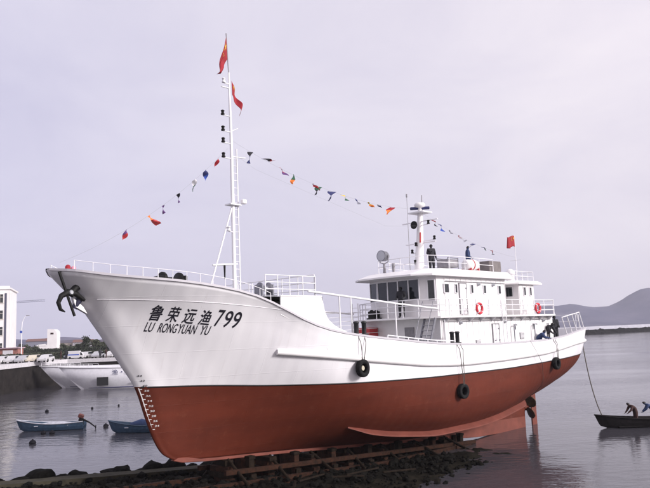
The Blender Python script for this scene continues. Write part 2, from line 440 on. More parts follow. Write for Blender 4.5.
# quay on the left and the land behind it
QZ = 4.0
def PX(px, Y): return ((px - 325) / FPX * .992 - .0049) * Y
QL = [(-45.2, 44), (-46.0, 92), (-46.3, 112), (-44, 117.5), (12, 121.5), (22, 190)]
mb = MB(); mb.prism(QL + [(-40, 1400), (-900, 1400), (-900, 44)], -2, QZ)
quay = tag(mb.build('quay', mat('quay_paving', (.42, .40, .40), .9, var=.12, vscale=.3)), kind='structure')
def qwall(name, off, za, zb, mt):
    mb = MB(); rows = []
    for i, (x, y) in enumerate(QL):
        a_ = Vector(QL[max(i - 1, 0)]); b_ = Vector(QL[min(i + 1, len(QL) - 1)]); d = (b_ - a_).normalized(); n = Vector((d.y, -d.x))
        rows.append([(x + n.x * off, y + n.y * off, za), (x + n.x * off, y + n.y * off, zb), (x - n.x * .3, y - n.y * .3, zb), (x - n.x * .3, y - n.y * .3, za)])
    mb.loft(rows); return mb.build(name, mt, quay)
qwall('quay_wall', .15, -2, QZ - .5, mat('dark_quay_wall', (.016, .013, .012), .9, var=.4, vscale=.8, bump=.5, bscale=2, spec=.2))
qwall('quay_edge', .32, QZ - .5, QZ + .12, mat('pale_quay_edge', (.55, .53, .56), .8, var=.1))

# breakwater on the right
bwA, bwB = Vector((-40, 307.5, 0)), Vector((420, 604, 0)); bd = (bwB - bwA).normalized(); bn = Vector((bd.y, -bd.x, 0))
bw = empty('breakwater', bwA, 0, 'long low breakwater with pale parapet over dark rock across the water', 'breakwater')
L_ = (bwB - bwA).length; mb = MB()
rows = []
for i in range(0, 216):
    s_ = L_ * i / 215; r_ = []
    for k, (o_, z_) in enumerate([(9, -1), (6.5, .9), (4.2, 2.2), (2.6, 3.0)]):
        q = bd * s_ + bn * (o_ + random.uniform(-.9, .9)); r_.append((q.x, q.y, z_ + random.uniform(-.5, .5)))
    rows.append(r_)
mb.grid(rows, False); mb.build('rock_base', ROCK, bw)
mb = MB(); q = [bn * 3.0, bn * 3.0 + bd * L_, bn * -4 + bd * L_, bn * -4]
mb.prism([(a.x, a.y) for a in q], -1, 4.0)
q = [bn * 3.3, bn * 3.3 + bd * L_, bn * 1.6 + bd * L_, bn * 1.6]
mb.prism([(a.x, a.y) for a in q], 2.7, 4.7)
mb.build('parapet', mat('pale_parapet', (.50, .49, .56), .8, var=.1, vscale=.2), bw)

# ------------------------------------------------------------------ THE SHIP
ship = empty('fishing_vessel', SHO, SHR, 'large white and red steel fishing vessel propped up on the slipway', 'ship')
cols = sorted(set([round(x, 5) for x in list(np.linspace(0, .9, 46)) + list(np.linspace(.9, 1, 22)) + [.006, .015, .03]]))
def hull_pts(q, rows, side=1):
    S = SHEER(-5.6 + 38.46 * q); K = KEELB(-4.9 + 32.46 * q)
    o = []
    for w_ in rows(q, S, K):
        u, v = hull_uv(q, w_); o.append((u, v * side, w_))
    return o
def boot_w(q): return BOOTU(-5.3 + (30.0 + 5.3) * q)
def low_rows(q, S, K):
    b = max(boot_w(q), K + .02); return [K + (b - K) * (i / 18.0) ** 1.25 for i in range(19)]
def top_rows(q, S, K):
    b = max(boot_w(q), K + .02); return [b + (S - b) * i / 20.0 for i in range(21)]
def shell(name, rows, mt, bottom, lip):
    mb = MB()
    P_ = [hull_pts(q, rows) for q in cols]; Q_ = [hull_pts(q, rows, -1) for q in cols]
    mb.grid(P_); mb.grid([r_[::-1] for r_ in Q_])
    n = len(P_[0])
    for i in range(n - 1):     # transom
        mb.add([P_[0][i], P_[0][i + 1], Q_[0][i + 1], Q_[0][i]], [(0, 1, 2, 3)])
        mb.add([P_[-1][i], P_[-1][i + 1], Q_[-1][i + 1], Q_[-1][i]], [(0, 1, 2, 3)], True)
    if bottom:
        for i in range(len(cols) - 1):
            mb.add([P_[i][0], P_[i + 1][0], Q_[i + 1][0], Q_[i][0]], [(0, 1, 2, 3)])
    if lip:
        FD = 8.35
        for sgn, A in ((1, P_), (-1, Q_)):
            rows_ = []
            for i, q in enumerate(cols):
                u, v, s_ = A[i][-1]; vi = max(abs(v) - .12, .02) * sgn; dk = deck_w(u)
                uu = min(u, 32.7) if u > 0 else max(u, -5.45); zl = min(dk, s_ - .02)
                ul, vl = hull_uv(q, zl); ul = min(ul - .12, uu) if u > 26 else uu; vl = max(min(vl - (.35 if u > 24 else .12), abs(vi)), .02) * sgn
                rows_.append([(u, v, s_), (uu, vi, s_), (ul, vl, zl)])
            mb.grid(rows_, False)
        # inner transom
        a, b = P_[0][-1], Q_[0][-1]
        mb.add([(a[0] + .15, a[1] - .1, a[2]), (b[0] + .15, b[1] + .1, b[2]), (b[0] + .15, b[1] + .1, 5.4), (a[0] + .15, a[1] - .1, 5.4)], [(0, 1, 2, 3)])
        mb.add([(a[0] + .15, a[1] - .1, a[2]), a, b, (b[0] + .15, b[1] + .1, b[2])], [(0, 1, 2, 3)])
    return mb.build(name, mt, ship, weld=True)
def deck_w(u):
    if u > 22.4: return 8.35
    return max(5.0, SHEER(u) - .85)
shell('hull_topsides', top_rows, HWHITE, False, True)
shell('hull_bottom', low_rows, HRED, True, False)
# decks
mb = MB(); rows = []
for i in range(60):
    u = -5.4 + (22.4 + 5.4) * i / 59; z = deck_w(u); v = hull_at(u, z) - .13
    rows.append([(u, v, z), (u, 0, z + .06), (u, -v, z)])
mb.grid(rows); mb.build('main_deck', DECKP, ship)
mb = MB(); rows = []
for i in range(30):
    u = 22.4 + (31.35 - 22.4) * i / 29; v = hull_at(u, min(8.36, SHEER(u))) - .14
    rows.append([(u, v, 8.36), (u, 0, 8.42), (u, -v, 8.36)])
rows = [[(a, b, 8.2) for a, b, c in rows[0]]] + rows
mb.grid(rows); mb.build('forecastle_deck', DECKP, ship)
mb = MB(); mb.bx((22.4, -3.1, 6.3), (22.5, 3.1, 8.34)); mb.build('forecastle_bulkhead', WHITE, ship)
# lines that follow the hull
def hull_strip(name, wf, ua, ub, hgt, proud, mt, n=80, both=True, tubes=False):
    mb = MB()
    for sgn in ((1, -1) if both else (1,)):
        rows = []; tp = []
        for i in range(n + 1):
            u = ua + (ub - ua) * i / n; w_ = wf(u); v = hull_at(u, w_)
            if tubes: tp.append((u, (v + proud * .3) * sgn, w_)); continue
            v1 = hull_at(u, w_ + hgt)
            rows.append([(u, (v - .02) * sgn, w_), (u, (v + proud) * sgn, w_), (u, (v1 + proud) * sgn, w_ + hgt), (u, (v1 - .02) * sgn, w_ + hgt)])
        if tubes: mb.tube(tp, proud, 10)
        else: mb.grid(rows)
    return mb.build(name, mt, ship)
hull_strip('boot_stripe', lambda u: BOOTU(u) - .03, -4.6, 29.2, .06, .008, BLACK, 110)
RUBW = pchip([-4.8,-2.3,3.7,11.6,15.2,17.5,24.5], [5.62,5.50,5.08,4.96,5.10,5.32,6.12])
hull_strip('rubbing_strake', RUBW, -4.6, 24.4, .2, .13, WHITE, 90, tubes=True)
KNW = pchip([24.0, 25.7, 28, 31.4], [7.72, 7.95, 8.17, 8.36])
hull_strip('knuckle_bead', KNW, 24.3, 31.35, .03, .012, HWHITE, 60, tubes=True)
# bulwark cap rail
mb = MB()
for sgn in (1, -1):
    rows = []
    for q in cols:
        S = SHEER(-5.6 + 38.46 * q); u, v = hull_uv(q, S); vi = max(v - .15, .0); vo = v + .035
        rows.append([(u, vi * sgn, S + .004), (u, vi * sgn, S + .055), (u, vo * sgn, S + .055), (u, vo * sgn, S - .03), (u, (v - .01) * sgn, S - .03)])
    mb.grid(rows, False)
mb.build('bulwark_cap', mat('grey_white_cap', (.5, .48, .52), .5), ship)
# keel bar, skeg, bilge keels
mb = MB(); kp = [(0, -.15), (6, .08), (10.6, .5), (18, 1.10), (22, 1.42), (26.2, 1.72), (27.3, 1.84), (27.7, 1.96), (27.5, 2.05), (22, 1.85), (18, 1.5), (10.6, 1.1), (0, .75)]
mb.prism(kp, -.13, .13, 'y'); mb.build('keel_bar', KRED, ship, bevel=.02)
mb = MB(); kp = [(0, .7), (10, 1.0), (11, 1.15), (6, 1.3), (3, 1.6), (.6, 2.1), (-.4, 2.3), (-.3, 1.5), (0, 1.3)]
mb.prism(kp, -.14, .14, 'y'); mb.build('skeg', HRED, ship, bevel=.02)
BK = pchip([1.2, 4.1, 7.0, 10.2, 13.0, 16.3, 19.6], [1.98, 1.98, 1.72, 1.56, 1.56, 1.86, 2.45])
for sgn in (1, -1):
    rows = []; N = 40
    for i in range(N + 1):
        u = 1.6 + (19.6 - 1.6) * i / N; w_ = BK(u); v = hull_at(u, w_)
        e = .34 * min(1, (19.7 - u) / 1.2, (u - 1.2) / 1.0)
        rows.append([(u, (v - .05) * sgn, w_ + .05), (u, (v + e * .82) * sgn, w_ - e * .62 + .03), (u, (v + e * .82) * sgn, w_ - e * .62 - .03), (u, (v - .05) * sgn, w_ - .05)])
    mb = MB(); mb.loft(rows, True); mb.build('bilge_keel', KRED, ship)
# stern tube, propeller, rudder
mb = MB(); mb.lathe([(.16, 0), (.22, -.15), (.24, -.5), (.16, -.62)], (0, 0, 1.28), 'x', 14); mb.build('stern_tube', HRED, ship)
prop = MB().lathe([(.0, -.28), (.10, -.24), (.15, -.05), (.15, .2)], (-.42, 0, 1.28), 'x', 14).build('propeller', mat('bronze', (.10, .07, .045), .45, metal=.7, var=.3, vscale=8), ship)
for k in range(4):
    a = math.pi / 2 * k + .75; mb = MB(); rows = []
    for i in range(8):
        r_ = .12 + .78 * i / 7; wd = (.2 + .5 * math.sin(math.pi * min(1, (i + .8) / 8))) ; tw = .8 - .45 * i / 7
        row = []
        for s_ in (-1, -.5, 0, .5, 1):
            c_ = s_ * wd * .62
            x_ = c_ * math.sin(tw); t_ = c_ * math.cos(tw)
            row.append((-.38 + x_, r_ * math.cos(a) - t_ * math.sin(a), 1.28 + r_ * math.sin(a) + t_ * math.cos(a)))
        rows.append(row)
    mb.grid(rows); ob = mb.build('blade', MATS['bronze'], prop)
    md = ob.modifiers.new('thick', 'SOLIDIFY'); md.thickness = .035
rud = MB().loft([[(-1.1, -.05, z), (-1.35, -.10, z), (-1.8, -.02, z), (-1.8, .02, z), (-1.35, .10, z), (-1.1, .05, z)] for z in (-.35, 2.55)]).build('rudder', KRED, ship, bevel=.02)
MB().tube([(-1.2, 0, 2.4), (-1.2, 0, 3.1)], .12, 10).build('rudder_stock', KRED, rud)

# draught marks and lettering on the hull ---------------------------------------------------
def text_mesh(s_, shear=0.0, bold=.0):
    cu = bpy.data.curves.new('txt', 'FONT'); cu.body = s_; cu.size = 1.0; cu.shear = shear; cu.offset = bold; cu.resolution_u = 4
    ob = bpy.data.objects.new('txt', cu); COL.objects.link(ob)
    dg = bpy.context.evaluated_depsgraph_get(); me = bpy.data.meshes.new_from_object(ob.evaluated_get(dg))
    vs = [tuple(v.co) for v in me.vertices]; fs = [tuple(p_.vertices) for p_ in me.polygons]
    bpy.data.objects.remove(ob); bpy.data.curves.remove(cu); bpy.data.meshes.remove(me)
    return vs, fs
def subdivide(vs, fs, lim):
    bm = bmesh.new(); bv = [bm.verts.new(v) for v in vs]
    for f in fs:
        try: bm.faces.new([bv[i] for i in f])
        except Exception: pass
    bmesh.ops.triangulate(bm, faces=bm.faces)
    for _ in range(2):
        es = [e for e in bm.edges if e.calc_length() > lim]
        if not es: break
        bmesh.ops.subdivide_edges(bm, edges=es, cuts=1); bmesh.ops.triangulate(bm, faces=bm.faces)
    bm.verts.index_update()
    r_ = [tuple(v.co) for v in bm.verts], [tuple(v.index for v in f.verts) for f in bm.faces]; bm.free(); return r_
def hull_text(name, s_, u_, w_, wid, hgt, slope, mt, parent, shear=0.0, bold=0.0, proud=.014):
    """left edge of the glyph at u_, baseline height w_, fitted into wid x hgt metres on the port side"""
    vs, fs = text_mesh(s_, shear, bold)
    if not vs: return None
    xa = min(v[0] for v in vs); xb = max(v[0] for v in vs); ya = min(v[1] for v in vs); yb = max(v[1] for v in vs)
    vs, fs = subdivide(vs, fs, .22); o = []
    for x, y, z in vs:
        du = (x - xa) / (xb - xa) * wid; dw = (y - ya) / (yb - ya) * hgt
        u = u_ - du; ww = w_ + dw - slope * du
        o.append((u, hull_at(u, ww) + proud, ww))
    mb = MB(); mb.add(o, fs); return mb.build(name, mt, parent, fixn=False)
PAINTB = mat('black_lettering', (.012, .011, .02), .5); PAINTW = mat('white_marks', (.72, .68, .68), .5)
LT = empty('name_lettering'); LT.parent = ship
NAME = [('鲁', 29.58, .42, .57), ('荣', 29.00, .42, .57), ('远', 28.43, .43, .55), ('渔', 27.84, .42, .57), ('7', 27.22, .28, .64), ('9', 26.88, .29, .64), ('9', 26.53, .29, .64)]
for ch, u_, wd, hg in NAME:
    hull_text('character', ch, u_, 7.55 - .13 * (29.62 - u_), wd, hg, .13, PAINTB, LT, .13, .006 if ch < 'z' else .012)
LE = empty('romanised_lettering'); LE.parent = ship
for ch, u_, wd in [('LU', 29.60, .31), ('RONG', 29.15, .66), ('YUAN', 28.45, .65), ('YU', 27.64, .34)]:
    hull_text('word', ch, u_, 7.13 - .10 * (29.6 - u_), wd, .35, .10, PAINTB, LE, .2, .006)
DM = empty('draught_marks'); DM.parent = ship
for k in range(11):
    w_ = 5.40 - k * .2; us = UB((w_ - 1.94) / 7.52)
    mt = PAINTB if w_ > 4.98 else PAINTW
    hull_text('mark_number', str(44 - 2 * k), us - .19, w_, .15, .075, 0, mt, DM, 0, .006, .012)
mb = MB()
for k in range(40):
    wa = 4.96 - k * .04; wb = wa - .04
    if wb < 3.3: break
    p_ = []
    for ww, off in ((wa, .06), (wa, .095), (wb, .095), (wb, .06)):
        u = UB((ww - 1.94) / 7.52) - off; p_.append((u, hull_at(u, ww) + .012, ww))
    mb.add(p_, [(0, 1, 2, 3)])
for k in range(9):
    ww = 4.92 - k * .2; p_ = []
    for w2, off in ((ww, .095), (ww, .17), (ww - .03, .17), (ww - .03, .095)):
        u = UB((w2 - 1.94) / 7.52) - off; p_.append((u, hull_at(u, w2) + .012, w2))
    mb.add(p_, [(0, 1, 2, 3)])
mb.build('mark_line', PAINTW, DM)

# deck houses ---------------------------------------------------------------------------------
def walls(name, plan, za, zb, mt, parent, bevel=0):
    mb = MB(); mb.prism(plan, za, zb); return mb.build(name, mt, parent, bevel=bevel)
BDK = 7.38; ROOF = 9.68
low = walls('lower_deckhouse', [(12.8, -2.75), (12.8, 2.75), (.2, 2.75), (-.3, 2.2), (-.3, -2.2), (.2, -2.75)], 4.9, BDK, WHITE, ship)
# vertical wall panels on the lit port side, and on the front
pm = {}
def panel_mesh(wd, hg):
    k = (round(wd, 3), round(hg, 3))
    if k not in pm: pm[k] = MB().box((0, 0, 0), (wd, .045, hg)).mesh('panel', WHITE, bevel=.012)
    return pm[k]
def panel_row(parent, ua, ub, v, za, zb, n):
    wd = (ub - ua) / n
    for i in range(n):
        shared('panel', panel_mesh(wd - .03, zb - za), parent, (ua + wd * (i + .5), v, (za + zb) / 2))
panel_row(low, .3, 12.7, 2.765, 5.0, BDK - .12, 21)
def bdeck_plan(e=0):
    return [(13.6 + e, -1.9), (13.9 + e, 0), (13.6 + e, 1.9), (13.0 + e, 2.95 + e), (12.4, 3.2 + e), (.6, 3.2 + e), (-.5, 2.6 + e), (-.5, -2.6 - e), (.6, -3.2 - e), (12.4, -3.2 - e), (13.0 + e, -2.95 - e)]
walls('bridge_deck', bdeck_plan(), BDK, BDK + .1, WHITE, ship)
upper_plan = [(12.8, -1.5), (12.8, 1.5), (12.46, 2.4), (5.3, 2.4), (5.3, -2.4), (12.46, -2.4)]
wh = walls('wheelhouse', upper_plan, BDK + .1, ROOF, WHITE, ship)
panel_row(wh, 5.35, 11.75, 2.415, BDK + .15, ROOF - .1, 12)
aft = walls('aft_cabin', [(3.7, -2.4), (3.7, 2.4), (1.75, 2.4), (1.75, -2.4)], BDK + .1, 9.42, WHITE, ship)
panel_row(aft, 1.8, 3.65, 2.415, BDK + .15, 9.36, 4)
walls('link_corridor', [(5.31, -1.2), (5.31, 1.1), (3.69, 1.1), (3.69, -1.2)], BDK + .1, 9.40, WHITE, ship)
# roofs
def roof(name, rings, mt):
    mb = MB(); mb.loft([[(a, b, z) for a, b in pl] for z, pl in rings]); return mb.build(name, mt, ship)
def rp_(fr, sd_, bk): return [(fr, -1.9), (fr + .15, 0), (fr, 1.9), (fr - .75, sd_), (bk, sd_), (bk, -sd_), (fr - .75, -sd_)]
rf = roof('wheelhouse_roof', [(ROOF, rp_(14.05, 2.78, 5.0)), (ROOF + .09, rp_(14.05, 2.80, 5.0)), (ROOF + .42, rp_(12.9, 2.55, 5.1)), (ROOF + .47, rp_(12.45, 2.3, 5.2))], WHITE)
RT = ROOF + .47
roof('aft_roof', [(9.42, rp_(4.9, 2.7, 1.15)), (9.50, rp_(4.9, 2.72, 1.13)), (9.66, rp_(4.7, 2.5, 1.3))], WHITE)
# windows (frame + glass), as children of their house
def window(parent, c, n, wd, hg, ft=.05, fr=WHITE2):
    """c centre on the wall, n outward normal (2D), wd x hg clear glass size"""
    nx, ny = n; tx, ty = -ny, nx
    def pt(a, d, z): return (c[0] + tx * a + nx * d, c[1] + ty * a + ny * d, c[2] + z)
    def bar(a0, a1, z0, z1, d0, d1, mbx):
        mbx.hexa([pt(a0, d0, z0), pt(a1, d0, z0), pt(a1, d1, z0), pt(a0, d1, z0), pt(a0, d0, z1), pt(a1, d0, z1), pt(a1, d1, z1), pt(a0, d1, z1)])
    g = MB(); bar(-wd / 2, wd / 2, -hg / 2, hg / 2, -.02, .02, g); g.build('window', GLASS, parent)
    f = MB(); W_, H_ = wd / 2, hg / 2
    bar(-W_ - ft, W_ + ft, H_, H_ + ft, -.02, .06, f); bar(-W_ - ft, W_ + ft, -H_ - ft, -H_, -.02, .06, f)
    bar(-W_ - ft, -W_, -H_, H_, -.02, .06, f); bar(W_, W_ + ft, -H_, H_, -.02, .06, f)
    f.build('window_frame', fr, parent)
for k in range(4):
    window(wh, (12.8, -1.12 + .75 * k, 9.03), (1, 0), .68, 1.06, .035)
s2 = math.hypot(.34, .9); cn = (.9 / s2, .34 / s2)
window(wh, (12.63, -1.95, 9.03), (cn[0], -cn[1]), .78, 1.06, .035)
window(wh, (12.56, 2.12, 8.92), (cn[0], cn[1]), .36, 1.1, .04)
for u_, wd in ((11.62, .40), (10.7, .2), (10.05, .34), (9.1, .22), (7.75, .22), (6.1, .26)):
    window(wh, (u_, 2.437, 9.02), (0, 1), wd, .46, .03)
for u_ in (3.05, 2.3): window(aft, (u_, 2.437, 8.98), (0, 1), .22, .5, .03)
window(aft, (3.7, 1.75, 8.98), (1, 0), .5, .6, .04)
# link corridor window bands: three louvre bands and a door
lk = [o for o in ship.children if o.name.startswith('link_corridor')][0]
window(lk, (4.9, 1.1, 8.95), (0, 1), .36, .6, .04); window(lk, (4.25, 1.1, 8.75), (0, 1), .5, 1.0, .05, GREYP)
# small ports on the lower house
for u_ in (5.2, 2.9, 1.0): window(low, (u_, 2.787, 6.75), (0, 1), .14, .34, .02)
# doors
def door(parent, u_, v, za, zb, wd):
    d = MB().box((u_, v + .03, (za + zb) / 2), (wd, .06, zb - za)).build('door', WHITE2, parent, bevel=.015)
    mb = MB()
    for a in (-wd / 2 - .035, wd / 2 + .035): mb.box((u_ + a, v + .02, (za + zb) / 2), (.05, .09, zb - za))
    mb.box((u_, v + .02, zb + .03), (wd + .12, .09, .05)); mb.build('door_frame', GREYP, parent)
door(wh, 10.05, 2.44, BDK + .2, 9.3, .62); door(low, 7.4, 2.79, 5.1, 6.95, .62)
# wheelhouse front fittings: handrail bar, lower front door and grey vent
door_f = MB().bx((12.8, .35, 5.1), (12.86, 1.0, 6.95)).build('front_door', GREYP, low, bevel=.015)
def fittings(parent, u_, v, za, zb, wd):
    for z in (za + .25, (za + zb) / 2, zb - .25): MB().box((u_ - wd / 2 + .02, v + .075, z), (.12, .04, .06)).build('hinge', STEEL, parent)
    MB().tube([(u_ + wd / 2 - .1, v + .06, (za + zb) / 2), (u_ + wd / 2 - .1, v + .13, (za + zb) / 2), (u_ + wd / 2 - .24, v + .13, (za + zb) / 2)], .018, 6).build('door_handle', STEEL, parent)
fittings(wh, 10.05, 2.44, BDK + .2, 9.3, .62); fittings(low, 7.4, 2.79, 5.1, 6.95, .62)
def wall_lamp(parent, p):
    MB().lathe([(.10, 0), (.10, .05), (.075, .06), (.07, .15), (.03, .19)], p, 'y', 12).build('wall_lamp', LAMPG, parent)
for u_ in (8.4, 6.8): wall_lamp(wh, (u_, 2.437, 9.3))
for u_ in (11.0, 6.3, 1.6): wall_lamp(low, (u_, 2.787, 7.1))
MB().tube([(11.7, 2.49, 9.42), (5.5, 2.49, 9.42), (5.42, 2.49, 9.3), (5.42, 2.49, 7.6)], .022, 6).build('conduit', GREYP, wh)
MB().tube([(12.6, 2.83, 7.18), (.6, 2.83, 7.18)], .025, 6).build('conduit', GREYP, low)
for u_, z in ((9.3, 5.9), (4.4, 6.2)):
    g = MB().box((u_, 2.80, z), (.5, .05, .4)).build('vent_grille', GREYP, low)
    for k in range(5): MB().box((u_, 2.835, z - .15 + .075 * k), (.44, .03, .03)).build('louvre', WHITE2, low)
MB().tube([(12.55, 2.86, 5.1), (12.55, 2.86, 7.3)], .04, 8).build('drain_pipe', WHITE2, low)
# eave gutter line under the bridge deck: brackets
bk_me = MB().prism([(2.77, BDK - .02), (3.15, BDK - .02), (2.77, BDK - .3)], -.02, .02, 'x').mesh('deck_bracket', WHITE2)
for i in range(11): shared('deck_bracket', bk_me, ship, (.9 + i * 1.15, 0, 0))
# pillars bridge deck to bulwark
# railings ------------------------------------------------------------------------------------
def railing(name, pts, hgt, bars, step, parent=ship, r=.026, mt=WHITE2, lean=(0, 0)):
    pts = [Vector(p) for p in pts]; mb = MB()
    Lv = Vector((lean[0], lean[1], 0))
    for b in bars: mb.tube([p + Vector((0, 0, hgt * b)) + Lv * b for p in pts], r, 6)
    acc = 0.0; seg = []
    for a, b in zip(pts[:-1], pts[1:]):
        n = max(1, round((b - a).length / step))
        for i in range(n): seg.append(a.lerp(b, i / n))
    seg.append(pts[-1])
    for p in seg: mb.tube([p, p + Vector((0, 0, hgt)) + Lv], r * 1.1, 6)
    return mb.build(name, mt, parent)
dz = BDK + .1
bp_ = bdeck_plan(-.08)
railing('bridge_deck_rail', [(a, b, dz) for a, b in [bp_[i] for i in (7, 6, 5, 4, 3, 2, 1, 0, 10, 9, 8)]], .92, (1, .66, .33), 1.25)
railing('roof_rail', [(6.2, 2.2, RT), (10.8, 2.2, RT), (12.3, 1.8, RT), (12.5, 0, RT), (12.3, -1.8, RT), (10.8, -2.2, RT), (5.3, -2.2, RT)], .75, (1, .5), 1.5, r=.02)
railing('aft_roof_rail', [(4.4, 2.3, 9.66), (1.5, 2.3, 9.66), (1.5, -2.3, 9.66), (4.4, -2.3, 9.66)], .62, (1, .5), .8, r=.02)
# forecastle rails follow the bulwark
for sgn in (1, -1):
    pts = []
    for i in range(15):
        u = 32.3 - (32.3 - 25.2) * i / 14; pts.append((u, (hull_at(u, SHEER(u) - .02) - .07) * sgn, SHEER(u) + .05))
    railing('forecastle_rail', pts, .34, (1,), 2.2, r=.013)
    railing('forecastle_side_rail', [(25.3, 3.22 * sgn, 8.4), (24.0, 3.25 * sgn, 8.4), (22.5, 3.25 * sgn, 8.4)], .86, (1, .66, .33), .75, r=.022)
railing('forecastle_aft_rail', [(22.5, -3.2, 8.4), (22.5, 3.2, 8.4)], .95, (1, .66, .33), 1.1, r=.022)
# wing plates at the break of the forecastle
for sgn in (1, -1):
    PT_ = pchip([20.75, 21.2, 21.6, 21.95, 22.2, 22.3, 22.36, 24.65], [6.76, 6.92, 7.08, 7.3, 7.6, 7.95, 8.42, 8.42]); rows = []
    for i in range(25):
        u_ = 20.8 + (24.65 - 20.8) * (i / 24); v_ = hull_at(u_, SHEER(u_) - .01) - .16; zb_ = SHEER(u_) - .25; zt_ = max(PT_(u_), SHEER(u_) - .1)
        rows.append([(u_, v_ * sgn, zb_), (u_, v_ * sgn, zt_), (u_, (v_ - .05) * sgn, zt_), (u_, (v_ - .05) * sgn, zb_)])
    MB().loft(rows).build('wing_plate', WHITE, ship)
# fore-and-aft hand pipe, with posts, between forecastle and bridge, and slack lines
for sgn in (1, -1):
    mb = MB(); mb.tube([(23.0, 3.3 * sgn, 8.62), (20.8, 3.32 * sgn, 8.43), (17, 3.28 * sgn, 8.10), (13.3, 3.05 * sgn, 7.86)], .05, 8)
    for u_, zt in ((21.1, 8.45), (20.35, 8.39), (17.2, 8.1)): mb.tube([(u_, 3.33 * sgn, SHEER(u_) - .5), (u_, 3.31 * sgn, zt)], .035, 6)
    mb.build('side_hand_pipe', WHITE2, ship)
mb = MB()
for k in range(6):
    z_ = 8.1 - .24 * k; v_ = -2.9 + .3 * k
    mb.tube([(22.4, v_, z_ + .1), (18, v_, z_ - .28), (13.0, v_ * .9, z_ - .15)], .014, 5)
mb.build('slack_lines', WHITE2, ship)
# post-and-ladder frame beside wheelhouse front (starboard front corner)
mb = MB()
for v_ in (-2.9, -2.45): mb.tube([(13.55, v_, 5.0), (13.55, v_, 8.45)], .03, 6)
for k in range(11): mb.tube([(13.55, -2.9, 5.4 + .28 * k), (13.55, -2.45, 5.4 + .28 * k)], .018, 5)
mb.build('starboard_ladder', WHITE2, ship)
# inclined ladder on the port side front
mb = MB()
for v_ in (2.05, 2.75): mb.box(((13.2 + 14.2) / 2, v_, (BDK + 5.05) / 2), (.14, .05, math.hypot(1.0, BDK - 5.05)), M=Matrix.Rotation(-math.atan2(1.0, BDK - 5.05), 3, 'Y'))
for k in range(9):
    f_ = (k + .5) / 9; mb.box((14.2 - f_, 2.4, 5.05 + (BDK - 5.05) * f_), (.2, .68, .035))
for v_ in (2.05, 2.75): mb.tube([(14.35, v_, 5.9), (13.3, v_, 8.3)], .022, 6)
mb.build('inclined_ladder', STEEL, ship)
# vertical side ladder
mb = MB()
for a in (-.2, .2): mb.tube([(7.1 + a, 3.28, 5.3), (7.1 + a, 3.28, BDK + .95)], .028, 6)
for k in range(11): mb.tube([(6.9, 3.28, 5.5 + .27 * k), (7.3, 3.28, 5.5 + .27 * k)], .018, 5)
mb.build('side_ladder', WHITE2, ship)
# hooked pipes rising at the bulwark
for u_ in (5.6, 3.1):
    MB().tube([(u_, 3.0, 5.2), (u_, 3.0, 6.75), (u_ - .06, 3.0, 6.86), (u_ - .2, 3.0, 6.9), (u_ - .32, 3.0, 6.86)], .035, 8).build('vent_pipe', STEEL, ship)
# low guard pipe along the bulwark amidships
mb = MB(); tp = [(u_, hull_at(u_, SHEER(u_)) - .08, SHEER(u_) + .16) for u_ in np.linspace(18.3, 12.9, 8)]
mb.tube(tp, .03, 6)
for p_ in tp[::1]: mb.tube([p_, (p_[0], p_[1], p_[2] - .14)], .03, 6)
mb.build('bulwark_guard_pipe', WHITE2, ship)
# stern rail with leaning posts
pts = []
for u_ in (-.9, -1.9, -2.9, -3.9, -4.8): pts.append((u_, hull_at(u_, SHEER(u_)) - .1, SHEER(u_) + .05))
railing('stern_rail', pts, 1.12, (1,), 1.0, lean=(.55, 0), r=.035)
pts2 = [(-4.85, 2.2, SHEER(-4.8) + .05), (-5.45, 1.7, SHEER(-5.4) + .05), (-5.5, 0, 6.5), (-5.45, -1.7, 6.5), (-4.8, -2.5, 6.4), (-.9, -3.0, 6.1)]
railing('stern_rail', pts2, .95, (1, .5), 1.2, r=.025)
# bollards (pairs of black posts on the bulwark)
def bollards(u_, gap):
    v_ = hull_at(u_, SHEER(u_)) - .16; z_ = SHEER(u_)
    b = MB().box((u_, v_, z_ + .06), (gap + .34, .24, .06)).build('bollard', BLACK, ship)
    for a in (-gap / 2, gap / 2):
        MB().lathe([(.105, .05), (.105, .55), (.13, .57), (.13, .63), (.08, .66)], (u_ + a, v_, z_), 'z', 14).build('bollard_post', BLACK, b)
bollards(20.1, .52); bollards(12.75, .48)
# deck machinery
def winch(name, c, sc=1.0, mt=IRON):
    x, y, z = c; w_ = MB(); w_.box((x, y, z + .06 * sc), (.9 * sc, .7 * sc, .1 * sc)).box((x - .3 * sc, y, z + .33 * sc), (.1 * sc, .55 * sc, .5 * sc)).box((x + .3 * sc, y, z + .33 * sc), (.1 * sc, .55 * sc, .5 * sc))
    o = w_.build(name, mt, ship, bevel=.02 * sc)
    MB().lathe([(.26 * sc, -.27 * sc), (.26 * sc, -.22 * sc), (.13 * sc, -.2 * sc), (.13 * sc, .2 * sc), (.26 * sc, .22 * sc), (.26 * sc, .27 * sc)], (x, y, z + .42 * sc), 'x', 16).build('drum', mt, o)
    return o
winch('anchor_windlass', (28.2, .8, 8.42), 1.55); winch('deck_winch', (24.0, 1.6, 8.42), 1.0, STEEL); winch('bridge_front_winch', (13.25, -1.5, dz), .8)
MB().box((13.25, -2.0, 6.35), (.75, .85, 1.35)).build('red_locker', REDP, ship, bevel=.03)
# anchor davit bracket at the bow
MB().prism([(31.7, 8.1), (32.1, 8.45), (32.0, 8.1), (31.55, 7.85)], .28, .48, 'y').build('anchor_bracket', WHITE, ship)
